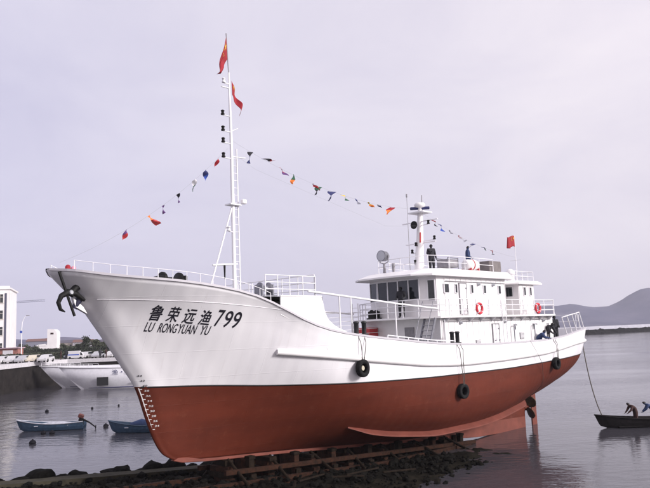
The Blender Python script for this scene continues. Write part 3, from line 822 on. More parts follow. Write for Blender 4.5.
# funnel casing & vents aft of wheelhouse roof
mb = MB(); mb.lathe([(.28, 0), (.28, .5), (.34, .52), (.3, .72), (.16, .86), (0, .9)], (2.5, 1.2, 9.66), 'z', 16); mb.build('roof_ventilator', WHITE, ship)
mb = MB(); mb.lathe([(.2, 0), (.2, .35), (.26, .37), (.22, .55), (0, .6)], (3.6, .6, 9.66), 'z', 16); mb.build('roof_ventilator', WHITE, ship)

# foremast ------------------------------------------------------------------------------------
fm = MB().tube([(24.37, 0, 8.4), (24.38, 0, 12.8), (24.40, 0, 16), (24.46, 0, 19.0)], [.09, .085, .07, .04], 12).build('foremast', WHITE2, ship)
MB().tube([(24.46, 0, 18.9), (24.56, 0, 20.9)], .025, 6).build('flag_pole', GREYP, fm)
mb = MB(); mb.tube([(24.05, 0, 8.4), (24.1, 0, 15.4)], .035, 6)
for k in range(19): mb.tube([(24.07, 0, 8.8 + .34 * k), (24.37, 0, 8.8 + .34 * k)], .015, 5)
mb.build('mast_ladder', WHITE2, fm)
for v_ in (0,): MB().tube([(24.45, v_ * .2, 12.6), (25.86, v_, 8.5)], .04, 8).build('mast_strut', WHITE2, fm)
MB().tube([(25.55, 0, 9.95), (24.2, 0, 10.05)], .045, 8).build('mast_brace', WHITE2, fm)
MB().box((24.35, 0, 12.75), (.62, .45, .06)).build('crosstree', WHITE2, fm)
MB().box((23.95, .25, 12.9), (.24, .22, .2)).build('floodlight_box', WHITE, fm, bevel=.03)
def navlight(parent, p, arm, mt=IRON):
    a = MB().tube([(arm[0], arm[1], p[2] - .1), (p[0], p[1], p[2] - .1)], .025, 6).build('lamp_arm', WHITE2, parent)
    MB().lathe([(.06, -.1), (.09, -.09), (.09, -.04), (.065, -.03), (.065, .07), (.09, .08), (.08, .11), (.03, .14)], p, 'z', 12).build('navigation_lamp', mt, parent)
for z_ in (17.0, 16.25, 15.7, 15.0): navlight(fm, (24.85, 0, z_), (24.42, 0))
navlight(fm, (24.75, 0, 18.55), (24.45, 0), WHITE2); navlight(fm, (24.7, .1, 11.6), (24.4, 0), WHITE2)
MB().tube([(24.9, 0, 18.25), (24.4, 0, 18.25)], .03, 6).build('lamp_platform', WHITE2, fm)
MB().tube([(24.4, 0, 15.0), (23.6, 0, 15.05)], .028, 6).build('yard_arm', WHITE2, fm)
MB().tube([(24.4, 0, 16.2), (24.0, 0, 16.4)], .02, 6).build('yard_arm', WHITE2, fm)
mb = MB(); mb.tube([(24.0, 0, 15.05), (23.0, .0, 14.6), (14, .3, 12.6), (10.7, .2, 12.9)], .0025, 4); mb.build('aerial_wire', GREYP, fm)
mb = MB(); mb.tube([(25.0, .12, 9.95), (25.0, .12, 9.35)], [.05, .03], 6); mb.build('hanging_bell_rope', IRON, fm)

# radar mast ----------------------------------------------------------------------------------
rm = MB().tube([(10.75, 0, RT), (10.5, 0, 12.2), (10.35, 0, 13.7)], [.31, .21, .16], 14).build('radar_mast', WHITE, ship)
MB().box((10.35, 0, 13.74), (.95, 1.1, .07)).build('radar_platform', WHITE2, rm)
MB().lathe([(.12, 0), (.14, .22), (.3, .26), (.33, .42), (.25, .52), (0, .55)], (10.55, .15, 13.78), 'z', 18).build('radar_dome', WHITE, rm)
MB().box((10.55, .15, 13.98), (.2, 1.15, .16), rz=.7).build('radar_scanner', NAVY, rm, bevel=.03)
MB().tube([(10.0, -.1, 13.7), (9.95, -.1, 14.9)], .03, 6).build('whip_aerial', GREYP, rm)
MB().tube([(9.8, -1.4, RT), (9.75, -1.4, 15.2)], [.02, .012], 6).build('whip_aerial', GREYP, rm)
MB().tube([(9.75, -1.4, 15.0), (9.75, -1.4, 15.2)], .05, 8).build('aerial_tip', GREYP, rm)
for z_, ln in ((13.2, 1.3), (11.9, 1.1)):
    MB().tube([(10.45, -ln, z_), (10.45, ln, z_)], .035, 8).build('yard_arm', WHITE2, rm)
horn = MB().lathe([(.05, .0), (.06, .16), (.12, .24), (.24, .28), (.24, .25)], (10.75, .0, 12.95), 'x', 18).build('loudhailer', IRON, rm)
for p_ in ((10.85, -.05, 11.8), (10.85, -.35, 11.4), (10.6, .75, 13.05), (10.5, 1.05, 12.1), (10.95, -.1, 10.75)): navlight(rm, p_, (10.45, 0))
MB().tube([(10.7, .2, 12.5), (10.75, .2, 11.9)], .05, 8).build('horn_tube', REDP, rm)
# searchlight
sl = MB().tube([(12.6, -1.1, RT), (12.6, -1.1, RT + .55)], [.09, .06], 10).build('searchlight', GREYP, ship)
MB().tube([(12.6, -1.42, RT + 1.0), (12.6, -1.40, RT + .62), (12.6, -1.1, RT + .52), (12.6, -.8, RT + .62), (12.6, -.78, RT + 1.0)], .03, 6).build('yoke', GREYP, sl)
Ms = Matrix.Rotation(R(-8), 3, 'Y')
MB().lathe([(0, -.32), (.18, -.3), (.29, -.12), (.31, .2), (.33, .22), (.33, .26)], (12.6, -1.1, RT + .98), 'x', 20, ).build('lamp_body', STEEL, sl)
MB().lathe([(.29, .262), (.15, .285), (0, .29)], (12.6, -1.1, RT + .98), 'x', 20).build('lens', LAMPG, sl)
MB().tube([(12.5, -.5, RT), (12.5, -.5, RT + .5)], [.07, .1], 8).build('compass_post', GREYP, ship)
# roof boxes
gb = MB().box((9.95, 1.5, RT + .40), (1.1, .7, .46)).build('equipment_crate', GREYP, ship, bevel=.03)
mb = MB()
for a in (-.52, .52):
    for b in (-.36, .36): mb.tube([(9.95 + a, 1.5 + b, RT - .05), (9.95 + a, 1.5 + b, RT + .7)], .03, 6)
for b in (-.36, .36): mb.tube([(9.43, 1.5 + b, RT + .7), (10.47, 1.5 + b, RT + .7)], .03, 6)
mb.build('crate_frame', STEEL, gb)
MB().box((5.75, 1.7, RT + .36), (1.35, .8, .66)).build('grey_roof_locker', mat('grey_canvas', (.17, .15, .15), .8, var=.15), ship, bevel=.04)
MB().tube([(2.35, 1.6, 9.66), (2.3, 1.6, 12.75)], [.035, .02], 8).build('ensign_staff', WHITE2, ship)
MB().tube([(2.33, 1.2, 11.1), (2.33, 2.0, 11.1)], .015, 6).build('staff_yard', WHITE2, ship)

# life raft canister on the roof edge
def sh_empty(name, u, v, w_, rz=0.0, label=None, cat=None, group=None):
    return empty(name, SW(u, v, w_), SHR + rz, label, cat, group)
lr = sh_empty('life_raft', 8.45, 2.05, RT - .05, 0, 'white drum life raft canister with red band on the wheelhouse roof edge', 'life raft')
MB().lathe([(0, -.62), (.2, -.6), (.3, -.5), (.33, -.3), (.33, .3), (.3, .5), (.2, .6), (0, .62)], (0, 0, .38), 'x', 20).build('canister', WHITE, lr)
MB().lathe([(.336, -.05), (.342, -.05), (.342, .05), (.336, .05)], (0, 0, .38), 'x', 20).build('red_band', REDP, lr)
mb = MB()
for a in (-.4, .4): mb.prism([(-.33, 0), (.33, 0), (.33, .18), (.2, .1), (-.2, .1), (-.33, .18)], a - .05, a + .05, 'x')
mb.build('cradle', REDP, lr)

# life rings
def torus(mb, R_, r_, a0=0, a1=2 * math.pi, n=28, k=10, sq=1.0):
    full = abs(a1 - a0 - 2 * math.pi) < 1e-6; rows = []
    for i in range(n + 1):
        a = a0 + (a1 - a0) * i / n
        rows.append([((R_ + r_ * math.cos(b)) * math.cos(a), r_ * sq * math.sin(b), (R_ + r_ * math.cos(b)) * math.sin(a)) for b in [2 * math.pi * j / k for j in range(k + 1)]])
    mb.grid(rows); return mb
ring_me = torus(MB(), .275, .075).mesh('ring', mat('life_ring_red', (.60, .03, .05), .5), weld=True)
band_me = torus(MB(), .275, .078, -.08, .08, 4, 10).mesh('white_band', FWHT)
for u_, lab in ((9.65, 'red life ring hung on the bridge deck rail amidships'), (2.95, 'red life ring on the aft cabin rail near the stern')):
    t_ = sh_empty('life_ring', u_, 3.24, BDK + .48, 0, lab, 'life ring', 'life rings on the rails')
    shared('ring', ring_me, t_)
    for k in range(4): shared('white_band', band_me, t_, rot=(0, math.pi / 4 + math.pi / 2 * k, 0))

# tyre fenders hung on the side
tyre_me = MB().lathe([(.20, -.09), (.24, -.125), (.34, -.13), (.385, -.10), (.395, -.03), (.385, 0), (.395, .03), (.385, .10), (.34, .13), (.24, .125), (.20, .09), (.215, 0), (.20, -.09)], (0, 0, 0), 'y', 28).mesh('tyre', RUBBER)
hub_me = MB().lathe([(.10, -.03), (.12, 0), (.10, .03)], (0, 0, 0), 'y', 16).mesh('hub', mat('cream_hub', (.5, .46, .36), .6))
def rope_down(pts, r=.018): return MB().tube(pts, r, 6)
for u_, w_, lab, ru in ((20.25, 5.20, 'black tyre fender with pale hub hanging under the rubbing strake forward', (20.4, 19.95)),
                    (12.62, 3.55, 'black tyre fender hanging low over the red hull amidships', (12.55, 12.85)),
                    (1.5, 4.34, 'black tyre fender hanging over the stern quarter at the paint line', (1.35, 1.7))):
    v_ = max(hull_at(u_, w_), hull_at(u_, w_ + .3)) + .15; t_ = sh_empty('tyre_fender', u_, v_, w_, R(random.uniform(-6, 6)), lab, 'tyre', 'tyre fenders')
    shared('tyre', tyre_me, t_)
    if u_ > 20: shared('hub', hub_me, t_)
    for k, rr in enumerate(ru):
        pts = []
        for i in range(7):
            f_ = i / 6; ww = SHEER(u_) + .06 + (w_ + .3 - SHEER(u_) - .06) * f_; uu = rr + (u_ - rr) * f_ * .8
            vv = max(hull_at(uu, min(ww, SHEER(uu))) + .03, hull_at(uu, RUBW(uu)) + .19 if ww < SHEER(uu) - .2 else 0)
            if f_ == 0: vv = hull_at(uu, SHEER(uu)) - .03
            pts.append((uu - u_, vv - v_, ww - w_))
        rope_down(pts).build('rope', ROPE, t_)

# anchor hung at the bow ------------------------------------------------------------------------
an = sh_empty('anchor', 32.0, .42, 8.55, 0, 'black iron anchor hooked over the bow bracket', 'anchor'); an.scale = (1.05, 1.05, 1.1)
mb = MB(); mb.tube([(-.62, .1, .55), (-.3, .12, .42), (.05, .14, .2), (.25, .15, -.02)], [.09, .11, .12, .13], 10); mb.build('shank', IRON, an)
mb = MB(); mb.tube([(.62, .1, .74), (.12, .24, -.72)], .05, 8); mb.build('stock', IRON, an)
mb = MB(); mb.tube([(-.28, .15, -.2), (.05, .16, .02), (.32, .16, .06), (.56, .16, -.06), (.66, .16, -.28), (.58, .16, -.5), (.42, .16, -.58)], [.05, .10, .12, .09, .075, .06, .02], 10); mb.build('arm', IRON, an)
MB().tube([(-.2, .02, -.05), (.0, -.05, -.45)], [.14, .10], 8).build('fluke', mat('blue_black_iron', (.02, .02, .05), .5), an)
MB().lathe([(.05, -.05), (.09, 0), (.05, .05)], (.25, .26, .05), 'y', 12).build('shackle', LAMPG, an)

# flags ---------------------------------------------------------------------------------------
def star(cx, cy, r_, rot=0):
    return [(cx + (r_ if k % 2 == 0 else r_ * .4) * math.sin(rot + k * math.pi / 5), cy + (r_ if k % 2 == 0 else r_ * .4) * math.cos(rot + k * math.pi / 5)) for k in range(10)]
def flag(name, base, fn, label, stars, nx=20, ny=12):
    """fn(a, b): a along the fly 0..1, b down the hoist 0..1 -> ship-frame point"""
    mb = MB(); o0 = Vector(fn(0, 0))
    rows = [[Vector(fn(i / nx, j / ny)) - o0 for j in range(ny + 1)] for i in range(nx + 1)]
    mb.grid(rows); e = sh_empty(name, *o0, 0, label, 'flag', 'national flags flown on the ship')
    c = mb.build('cloth', RED, e); c.modifiers.new('t', 'SOLIDIFY').thickness = .008
    st = MB()
    for cx, cy, r_ in stars:
        pl = star(cx, cy, r_)
        P3 = []
        for a, b in pl + [(cx, cy)]:
            P3.append(Vector(fn(a * .667, b)) - o0)
        for off in (.02, -.03):
            dn = Vector((0, off, 0)); st.add([p_ + dn for p_ in P3], [(k, (k + 1) % 10, 10) for k in range(10)])
    st.build('stars', YEL, e)
    return e
ST = [(.25, .25, .15), (.5, .1, .05), (.6, .2, .05), (.6, .35, .05), (.5, .45, .05)]
# drooping flag at the mast head: fly hangs down
def f_top(a, b):
    x = 24.56 - .04 * b + .0 + a * .50 + .06 * math.sin(b * 9 + a * 5) * a; z = 20.75 - 1.1 * b - a * (1.9 - 1.05 * b)
    return (x, .18 * math.sin(a * 7 + b * 3) * a, z)
flag('national_flag', None, f_top, 'drooping red flag at the very top of the foremast', ST)
def f_2(a, b):
    x = 24.30 - .02 * b - a * (.46 + .06 * b) - .05 * math.sin(a * 8 + 3 * b) * a; z = 18.65 - .66 * b - a * (1.05 - .12 * b)
    return (x, .16 * math.sin(a * 8 + b * 2) * a, z)
flag('national_flag', None, f_2, 'red flag hanging below the top one, on the aft side of the foremast', ST)
def f_st(a, b):
    return (2.31 + a * .98, 1.6 + .1 * math.sin(a * 9 + b) * a, 12.72 - .72 * b - .14 * a + .05 * math.sin(a * 6))
flag('national_flag', None, f_st, 'small red flag flying from the staff on the aft cabin roof', ST)

# bunting lines with signal flags
def bunting(name, label, A, B, sag, flags):
    A = Vector(A); B = Vector(B); e = sh_empty(name, *A, 0, label, 'bunting', 'signal flag lines')
    def P_(t): 
        q = A.lerp(B, t); q.z -= sag * 4 * t * (1 - t); return q - A
    MB().tube([P_(i / 30) for i in range(31)], .003, 4).build('line', GREYP, e)
    for k, (t, kind, c1, c2, sz, ang) in enumerate(flags):
        sz *= (.72 if A.x > 24.5 else 1.1); p_ = P_(t); rnd = random.Random(k * 7 + len(flags)); mb = MB(); rows = []
        dirv = Vector((math.cos(ang), .25 * rnd.uniform(-1, 1), math.sin(ang)))
        hv = (P_(min(t + .02, 1)) - P_(max(t - .02, 0))).normalized()
        N = 8
        for i in range(N + 1):
            a = i / N; wd = 1.0 if kind == 'r' else (1 - a * .9 if kind == 't' else .55)
            row = []
            for j in range(5):
                b = (j / 4 - .5)
                q = p_ + hv * (b * sz * .62 * wd) + dirv * (a * sz) + Vector((.10 * sz * math.sin(a * 6 + k), .22 * sz * math.sin(a * 5 + k + b * 3), -.12 * sz * a * a))
                row.append(q)
            rows.append(row)
        h_ = N // 2
        o = MB().grid(rows[:h_ + 1]).build('signal_flag', c1, e)
        MB().grid(rows[h_:]).build('flag_half', c2, o)
bunting('bunting_line', 'bunting line running from the foremast down to the bow tip', (24.6, 0, 15.35), (32.4, 0, 9.75), .55,
        [(.07, 'r', RED, RED, .52, -1.2), (.165, 'r', NAVY, FBLU, .50, -1.9), (.235, 'p', FWHT, GRN, .62, -1.5), (.345, 'p', FBLK, PURP, .46, -1.9), (.44, 'p', PURP, PURP, .42, -1.7), (.53, 'p', ORG, REDP, .70, -2.6), (.655, 'r', PURP, REDP, .46, -1.4)])
bunting('bunting_line', 'long bunting line between the foremast and the radar mast', (24.3, 0, 15.75), (10.6, 0, 13.95), .75,
        [(.075, 'p', FBLK, NAVY, .46, -1.3), (.14, 't', FBLK, RED, .52, 2.9), (.21, 'r', RED, PURP, .40, -2.5), (.275, 't', GRN, ORG, .42, -1.2), (.37, 'p', RED, REDP, .44, -2.7), (.40, 't', GRN, FBLK, .44, -1.0), (.47, 't', NAVY, NAVY, .56, -.9), (.53, 'r', YEL, GRN, .36, -2.6), (.60, 'p', FBLU, FGRY, .34, -2.5), (.675, 'p', YEL, ORG, .46, -2.8), (.735, 'p', FGRY, NAVY, .34, -2.9), (.83, 'r', RED, ORG, .52, -.7)])
bunting('bunting_line', 'short bunting line from the radar mast aft to the ensign staff', (10.1, 0, 13.75), (2.33, 1.6, 11.3), .38,
        [(.10, 'r', RED, FBLK, .42, -2.6), (.17, 'r', NAVY, FBLU, .36, -2.0), (.26, 'p', FGRY, FGRY, .3, -2.5), (.36, 'p', REDP, FWHT, .38, -2.7), (.45, 'p', FGRY, FGRY, .34, -.3), (.53, 'p', NAVY, FGRY, .44, -.4), (.62, 'p', NAVY, GRN, .36, -2.8), (.72, 'p', REDP, FGRY, .36, -2.6)])

# ------------------------------------------------------------------ people
def person(name, loc, rz, label, J, cols_, group=None, sc=1.0, bulk=1.22):
    """J overrides joint positions (facing +y). cols_: jacket, trousers, shoe materials"""
    j = dict(pel=(0, 0, .95), spi=(0, .01, 1.13), che=(0, .01, 1.34), nec=(0, .015, 1.49), hed=(0, .04, 1.58), top=(0, .03, 1.69), nos=(0, .105, 1.585),
             shl=(-.18, 0, 1.41), shr=(.18, 0, 1.41), ell=(-.25, -.02, 1.14), elr=(.25, -.02, 1.14), wrl=(-.25, .10, .92), wrr=(.25, .10, .92), hal=(-.25, .13, .84), har=(.25, .13, .84),
             hil=(-.095, 0, .90), hir=(.095, 0, .90), knl=(-.11, .03, .50), knr=(.11, .03, .50), anl=(-.11, 0, .09), anr=(.11, 0, .09), tol=(-.13, .17, .045), tor=(.13, .17, .045))
    j.update(J)
    rad = dict(pel=.145, spi=.135, che=.155, nec=.062, hed=.088, top=.075, nos=.016, shl=.085, shr=.085, ell=.06, elr=.06, wrl=.042, wrr=.042, hal=.036, har=.036, hil=.10, hir=.10,
               knl=.07, knr=.07, anl=.05, anr=.05, tol=.04, tor=.04)
    for n_ in rad:
        if n_ not in ('hed', 'top', 'nos', 'nec', 'hal', 'har'): rad[n_] *= bulk
    bones = [('pel', 'spi', 0), ('spi', 'che', 0), ('che', 'nec', 0), ('nec', 'hed', 3), ('hed', 'top', 3), ('hed', 'nos', 3), ('che', 'shl', 0), ('che', 'shr', 0), ('shl', 'ell', 0), ('shr', 'elr', 0),
             ('ell', 'wrl', 0), ('elr', 'wrr', 0), ('wrl', 'hal', 3), ('wrr', 'har', 3), ('pel', 'hil', 1), ('pel', 'hir', 1), ('hil', 'knl', 1), ('hir', 'knr', 1), ('knl', 'anl', 1), ('knr', 'anr', 1), ('anl', 'tol', 2), ('anr', 'tor', 2)]
    names = list(j); ix = {n: i for i, n in enumerate(names)}
    me = bpy.data.meshes.new('body'); me.from_pydata([j[n] for n in names], [(ix[a], ix[b]) for a, b, _ in bones], [])
    ob = bpy.data.objects.new('tmp', me); COL.objects.link(ob)
    md = ob.modifiers.new('s', 'SKIN')
    for i, n in enumerate(names):
        sv_ = me.skin_vertices[0].data[i]; sv_.radius = (rad[n], rad[n]); sv_.use_root = (n == 'pel')
    sb = ob.modifiers.new('d', 'SUBSURF'); sb.levels = 2; sb.render_levels = 2
    dg = bpy.context.evaluated_depsgraph_get(); bme = bpy.data.meshes.new_from_object(ob.evaluated_get(dg))
    bpy.data.objects.remove(ob)
    # fingers: five short chains rooted in each palm
    fb = MB()
    for s_ in ('l', 'r'):
        h = Vector(j['ha' + s_]); wv = Vector(j['wr' + s_]); d = (h - wv).normalized(); side = d.cross(Vector((0, 1, 0)))
        side = side.normalized() if side.length > .1 else Vector((1, 0, 0)); cur = side.cross(d)
        for k, ln in enumerate((.075, .085, .08, .062)):
            b0 = h + side * (-.03 + .02 * k) + d * .005
            fb.tube([b0, b0 + d * ln * .5 + cur * .008, b0 + d * ln + cur * .035], [.010, .009, .007], 6)
        b0 = wv + d * .03 - side * .03; fb.tube([b0, b0 - side * .03 + d * .03, b0 - side * .035 + d * .065], [.011, .010, .008], 6)
    bm = bmesh.new(); bm.from_mesh(bme)
    segs = [(Vector(j[a]), Vector(j[b]), k, rad[a]) for a, b, k in bones]
    for f_ in bm.faces:
        c = f_.calc_center_median(); best = None
        for a, b, k, r_ in segs:
            ab = b - a; t = max(0, min(1, (c - a).dot(ab) / max(ab.dot(ab), 1e-9))); dd = (c - (a + ab * t)).length - r_ * .5
            if best is None or dd < best[0]: best = (dd, k)
        f_.material_index = best[1]; f_.smooth = True
    n0 = len(bm.verts)
    vv = [bm.verts.new(p_) for p_ in fb.v]
    for f_ in fb.f:
        q = bm.faces.new([vv[i] for i in f_]); q.material_index = 3; q.smooth = True
    bm.to_mesh(bme); bm.free(); bme.materials.clear()
    for m_ in (*cols_, SKIN): bme.materials.append(m_)
    root = empty(name, loc, rz, label, 'person', group); root.scale = (sc, sc, sc)
    bo = bpy.data.objects.new('body', bme); COL.objects.link(bo); bo.parent = root
    # hair cap
    hd, tp = Vector(j['hed']), Vector(j['top']); ax = (tp - hd).normalized(); fwd = (Vector(j['nos']) - hd).normalized(); rows = []
    sx = ax.cross(fwd).normalized()
    for i in range(7):
        th = (i / 6) * 1.75; ring = []
        for k in range(13):
            a = 2 * math.pi * k / 12; rr_ = .104 * math.sin(th); hh = .115 * math.cos(th)
            if th > 1.2 and math.sin(a) > .2: hh = max(hh, .035)
            ring.append(hd + ax * .035 + ax * hh + (sx * math.cos(a) + fwd * math.sin(a)) * rr_ - fwd * .012)
        rows.append(ring)
    MB().grid(rows).build('hair', HAIR, root)
    return root
def cloth(n, c): return mat(n, c, .85, var=.15, vscale=9)
DK = cloth('dark_jacket', (.018, .018, .024)); BL = cloth('blue_jacket', (.025, .045, .12)); BR = cloth('brown_jacket', (.045, .018, .016)); TR = cloth('dark_trousers', (.015, .015, .02)); SHO_ = cloth('shoes', (.01, .01, .01))
GRJ = cloth('grey_jacket', (.05, .05, .06))
def face(u, v, w_, deg): return SW(u, v, w_), SHR + R(deg) - math.pi / 2     # deg 0 = facing the bow
l, rz = face(13.25, .55, dz, 15); person('person', l, rz, 'person in dark clothes standing at the rail before the wheelhouse windows', dict(wrl=(-.2, .26, 1.05), wrr=(.2, .26, 1.05), hal=(-.2, .33, 1.03), har=(.2, .33, 1.03)), (DK, TR, SHO_))
l, rz = face(9.6, .1, RT, 60); person('person', l, rz, 'person in black standing on the wheelhouse roof behind the radar mast', dict(wrr=(.18, .2, 1.2), har=(.12, .26, 1.24)), (DK, TR, SHO_))
l, rz = face(6.75, .8, RT, 130); person('person', l, rz, 'person in dark blue jacket on the roof behind the life raft', dict(hed=(0, .06, 1.57), wrl=(-.2, .25, 1.0), hal=(-.18, .32, .98)), (BL, TR, SHO_))
STG = 'people at the stern bulwark'
bend = dict(spi=(0, .10, 1.08), che=(0, .26, 1.20), nec=(0, .40, 1.28), hed=(0, .48, 1.33), top=(0, .54, 1.42), nos=(0, .55, 1.31), shl=(-.18, .30, 1.24), shr=(.18, .30, 1.24), ell=(-.22, .42, 1.0), elr=(.22, .42, 1.0), wrl=(-.16, .58, .86), wrr=(.16, .58, .86), hal=(-.15, .64, .80), har=(.15, .64, .80), pel=(0, -.02, .93))
crouch = dict(pel=(0, -.10, .48), spi=(0, .02, .64), che=(0, .16, .80), nec=(0, .27, .90), hed=(0, .34, .96), top=(0, .38, 1.07), nos=(0, .42, .95), shl=(-.18, .2, .85), shr=(.18, .2, .85), ell=(-.24, .36, .66), elr=(.24, .36, .66), wrl=(-.16, .55, .62), wrr=(.16, .55, .62), hal=(-.14, .62, .6), har=(.14, .62, .6), hil=(-.1, -.08, .46), hir=(.1, -.08, .46), knl=(-.17, .30, .50), knr=(.17, .30, .50), anl=(-.14, .02, .09), anr=(.14, .02, .09), tol=(-.16, .19, .045), tor=(.16, .19, .045))
def deckz(u): return deck_w(u) + .03
l, rz = face(2.6, 2.95, deckz(2.6) + .25, 120); person('person', l, rz, 'person in blue jacket crouching at the stern bulwark, foremost of three', crouch, (BL, TR, SHO_), STG, 1.08, 1.4)
l, rz = face(1.0, 2.7, deckz(1.0) + .25, 75); person('person', l, rz, 'person in black bending forward between two others at the stern', bend, (DK, TR, SHO_), STG, 1.06, 1.4)
l, rz = face(-.35, 2.6, deckz(-.3) + .35, 60); person('person', l, rz, 'person in black standing upright at the stern, aftmost of three', dict(wrl=(-.16, .25, 1.02), hal=(-.1, .3, 1.0), wrr=(.16, .25, 1.02), har=(.1, .3, 1.0)), (DK, TR, SHO_), STG, 1.06, 1.4)

# ------------------------------------------------------------------ slipway cradle under the keel
cr_ = empty('slipway_cradle', SHO, SHR, 'rusty timber and steel cradle propping up the keel on the slipway', 'cradle')
def keel_w(u): return float(np.interp(u, [0, 10.6, 18, 22, 26.2, 27.4], [.24, .63, 1.10, 1.42, 1.72, 1.86]))
for v_ in (-1.1, 1.1):
    mb = MB(); a = Vector((6, v_, keel_w(6) - .95)); b = Vector((25.5, v_, keel_w(25.5) - .95)); d = (b - a); M_ = Matrix.Rotation(-math.atan2(d.z, d.x), 3, 'Y')
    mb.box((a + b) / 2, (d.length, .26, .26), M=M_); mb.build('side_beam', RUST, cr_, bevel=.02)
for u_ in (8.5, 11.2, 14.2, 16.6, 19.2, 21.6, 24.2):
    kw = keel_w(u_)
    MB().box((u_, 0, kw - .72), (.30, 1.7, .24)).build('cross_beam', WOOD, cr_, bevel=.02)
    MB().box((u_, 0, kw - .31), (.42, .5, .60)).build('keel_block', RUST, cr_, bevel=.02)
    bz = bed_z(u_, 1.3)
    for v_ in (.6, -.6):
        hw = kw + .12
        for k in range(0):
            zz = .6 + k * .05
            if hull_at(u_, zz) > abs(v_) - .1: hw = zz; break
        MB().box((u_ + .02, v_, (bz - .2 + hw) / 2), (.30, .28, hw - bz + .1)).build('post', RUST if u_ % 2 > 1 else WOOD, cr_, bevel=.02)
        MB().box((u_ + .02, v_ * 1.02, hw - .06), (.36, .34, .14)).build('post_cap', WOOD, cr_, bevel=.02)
# packing timbers, side props and a tie beam that fill the cradle between the main posts
ck = random.Random(21)
for u_ in (9.8, 12.6, 15.4, 17.9, 20.4, 22.9, 25.2):
    kw = keel_w(u_); z_ = bed_z(u_, 0) + .05; n_ = 0
    while z_ < kw - .1 and n_ < 6:
        h_ = min(ck.uniform(.16, .26), kw - z_); MB().box((u_ + ck.uniform(-.08, .08), ck.uniform(-.05, .05), z_ + h_ / 2), (.4, ck.uniform(.9, 1.5), h_ - .012), rz=ck.uniform(-.12, .12)).build('packing_timber', WOOD if n_ % 2 else RUST, cr_, bevel=.015); z_ += h_; n_ += 1
    for sg in (1, -1):
        a_ = Vector((u_ + ck.uniform(-.3, .3), 1.7 * sg, bed_z(u_, 1.7) + .05)); b_ = Vector((u_, .35 * sg, kw + .02))
        MB().tube([a_, b_], .075, 6).build('side_prop', WOOD, cr_)
for v_ in (.95, -.95):
    a = Vector((7.5, v_, keel_w(7.5) - .42)); b = Vector((25.8, v_, keel_w(25.8) - .42)); d = b - a
    MB().box((a + b) / 2, (d.length, .16, .2), M=Matrix.Rotation(-math.atan2(d.z, d.x), 3, 'Y')).build('tie_beam', RUST, cr_, bevel=.015)
for v_ in (1.1,):
    for u_ in (22.8, 17.9):
        o = MB().lathe([(.14, -.2), (.34, -.18), (.36, -.1), (.36, .1), (.34, .18), (.14, .2)], (u_, v_ + .3, keel_w(u_) - 1.05), 'y', 18).build('roller', RUST, cr_)
# rails on the bed
for v_, lab in ((-1.1, 'far steel rail of the slipway track beside the rocks'), (1.1, 'near steel rail of the slipway track below the hull')):
    mb = MB(); pts = [(u_, v_, bed_z(u_, v_) + .16) for u_ in np.linspace(6, 44, 20)]
    rows = [[(p_[0], p_[1] + a, p_[2] + b) for a, b in ((-.07, -.25), (.07, -.25), (.07, 0), (-.07, 0))] for p_ in pts]
    mb.loft(rows); o = mb.build('slipway_rail', RUST); o.location = SHO; o.rotation_euler = (0, 0, SHR); tag(o, lab, 'rail')
# kerb beam along the far edge
mb = MB(); rows = []
def kerb_v(u): return -2.6 - .19 * max(u - 20, 0)
for u_ in np.linspace(19, 44, 40):
    v_ = kerb_v(u_); z_ = .12 + .062 * (u_ - 16)
    rows.append([(u_, v_ - .45, z_ - .4), (u_, v_ + .45, z_ - .4), (u_, v_ + .45, z_ + .19 + .02 * fbm(u_, 1, .8)), (u_, v_ - .45, z_ + .20 + .02 * fbm(u_, 2, .8))])
mb.loft(rows); kb = mb.build('slipway_kerb', mat('mossy_concrete', (.055, .048, .034), .9, spec=.15, col2=(.028, .027, .019), vscale=1.5, bump=.5, bscale=6))
kb.location = SHO; kb.rotation_euler = (0, 0, SHR); tag(kb, 'worn mossy concrete kerb along the far edge of the slipway', 'kerb')

# boulders along the far edge of the slipway, silhouetted against the water
def rock_mesh(seed, sub=3):
    bm = bmesh.new(); bmesh.ops.create_icosphere(bm, subdivisions=sub, radius=1.0)
    for v in bm.verts:
        p_ = v.co.copy(); n_ = mnoise.fractal(p_ * .9 + Vector((seed * 5.1, 0, 0)), 1, 2, 3); c_ = mnoise.cell(p_ * 1.6 + Vector((seed, seed, 0)))
        v.co = p_ * (1 + .38 * n_ + .10 * (c_ - .5))
    me = bpy.data.meshes.new('boulder'); bm.to_mesh(me); bm.free(); me.materials.append(ROCK)
    for p_ in me.polygons: p_.use_smooth = (p_.index % 5 != 0)
    return me
rocks = [rock_mesh(i) for i in range(7)]
rr = random.Random(11)
ORD = ['first', 'second', 'third', 'fourth', 'fifth', 'sixth', 'seventh', 'eighth', 'ninth', 'tenth', 'eleventh', 'twelfth']
RK = [(34.6, .55), (33.4, .5), (32.4, .75), (31.5, .6), (30.6, .85), (29.9, .55), (29.1, .6), (28.4, .45), (27.8, .5), (27.1, .75), (26.4, .5), (25.6, .9), (24.7, .75), (23.9, .55), (23.0, .8), (22.2, .6), (21.4, .65), (20.5, .55), (19.6, .6), (18.6, .5)]
for k, (u_, s_) in enumerate(RK):
    v_ = kerb_v(u_) - .75 - rr.uniform(0, .5); o = bpy.data.objects.new('boulder', rocks[k % 7]); COL.objects.link(o)
    o.location = SW(u_, v_, .12 + .062 * (u_ - 16) - .12); o.rotation_euler = (rr.uniform(-.4, .4), rr.uniform(-.4, .4), rr.uniform(0, 6.3)); s_ *= .8; o.scale = (s_ * 1.15, s_ * .9, s_ * .75)
    tag(o, (ORD[k] + ' big dark boulder from the left in the row edging the slipway') if k < 12 else 'dark boulder half hidden beneath the ship keel at the slipway edge', 'boulder', 'boulders edging the slipway')
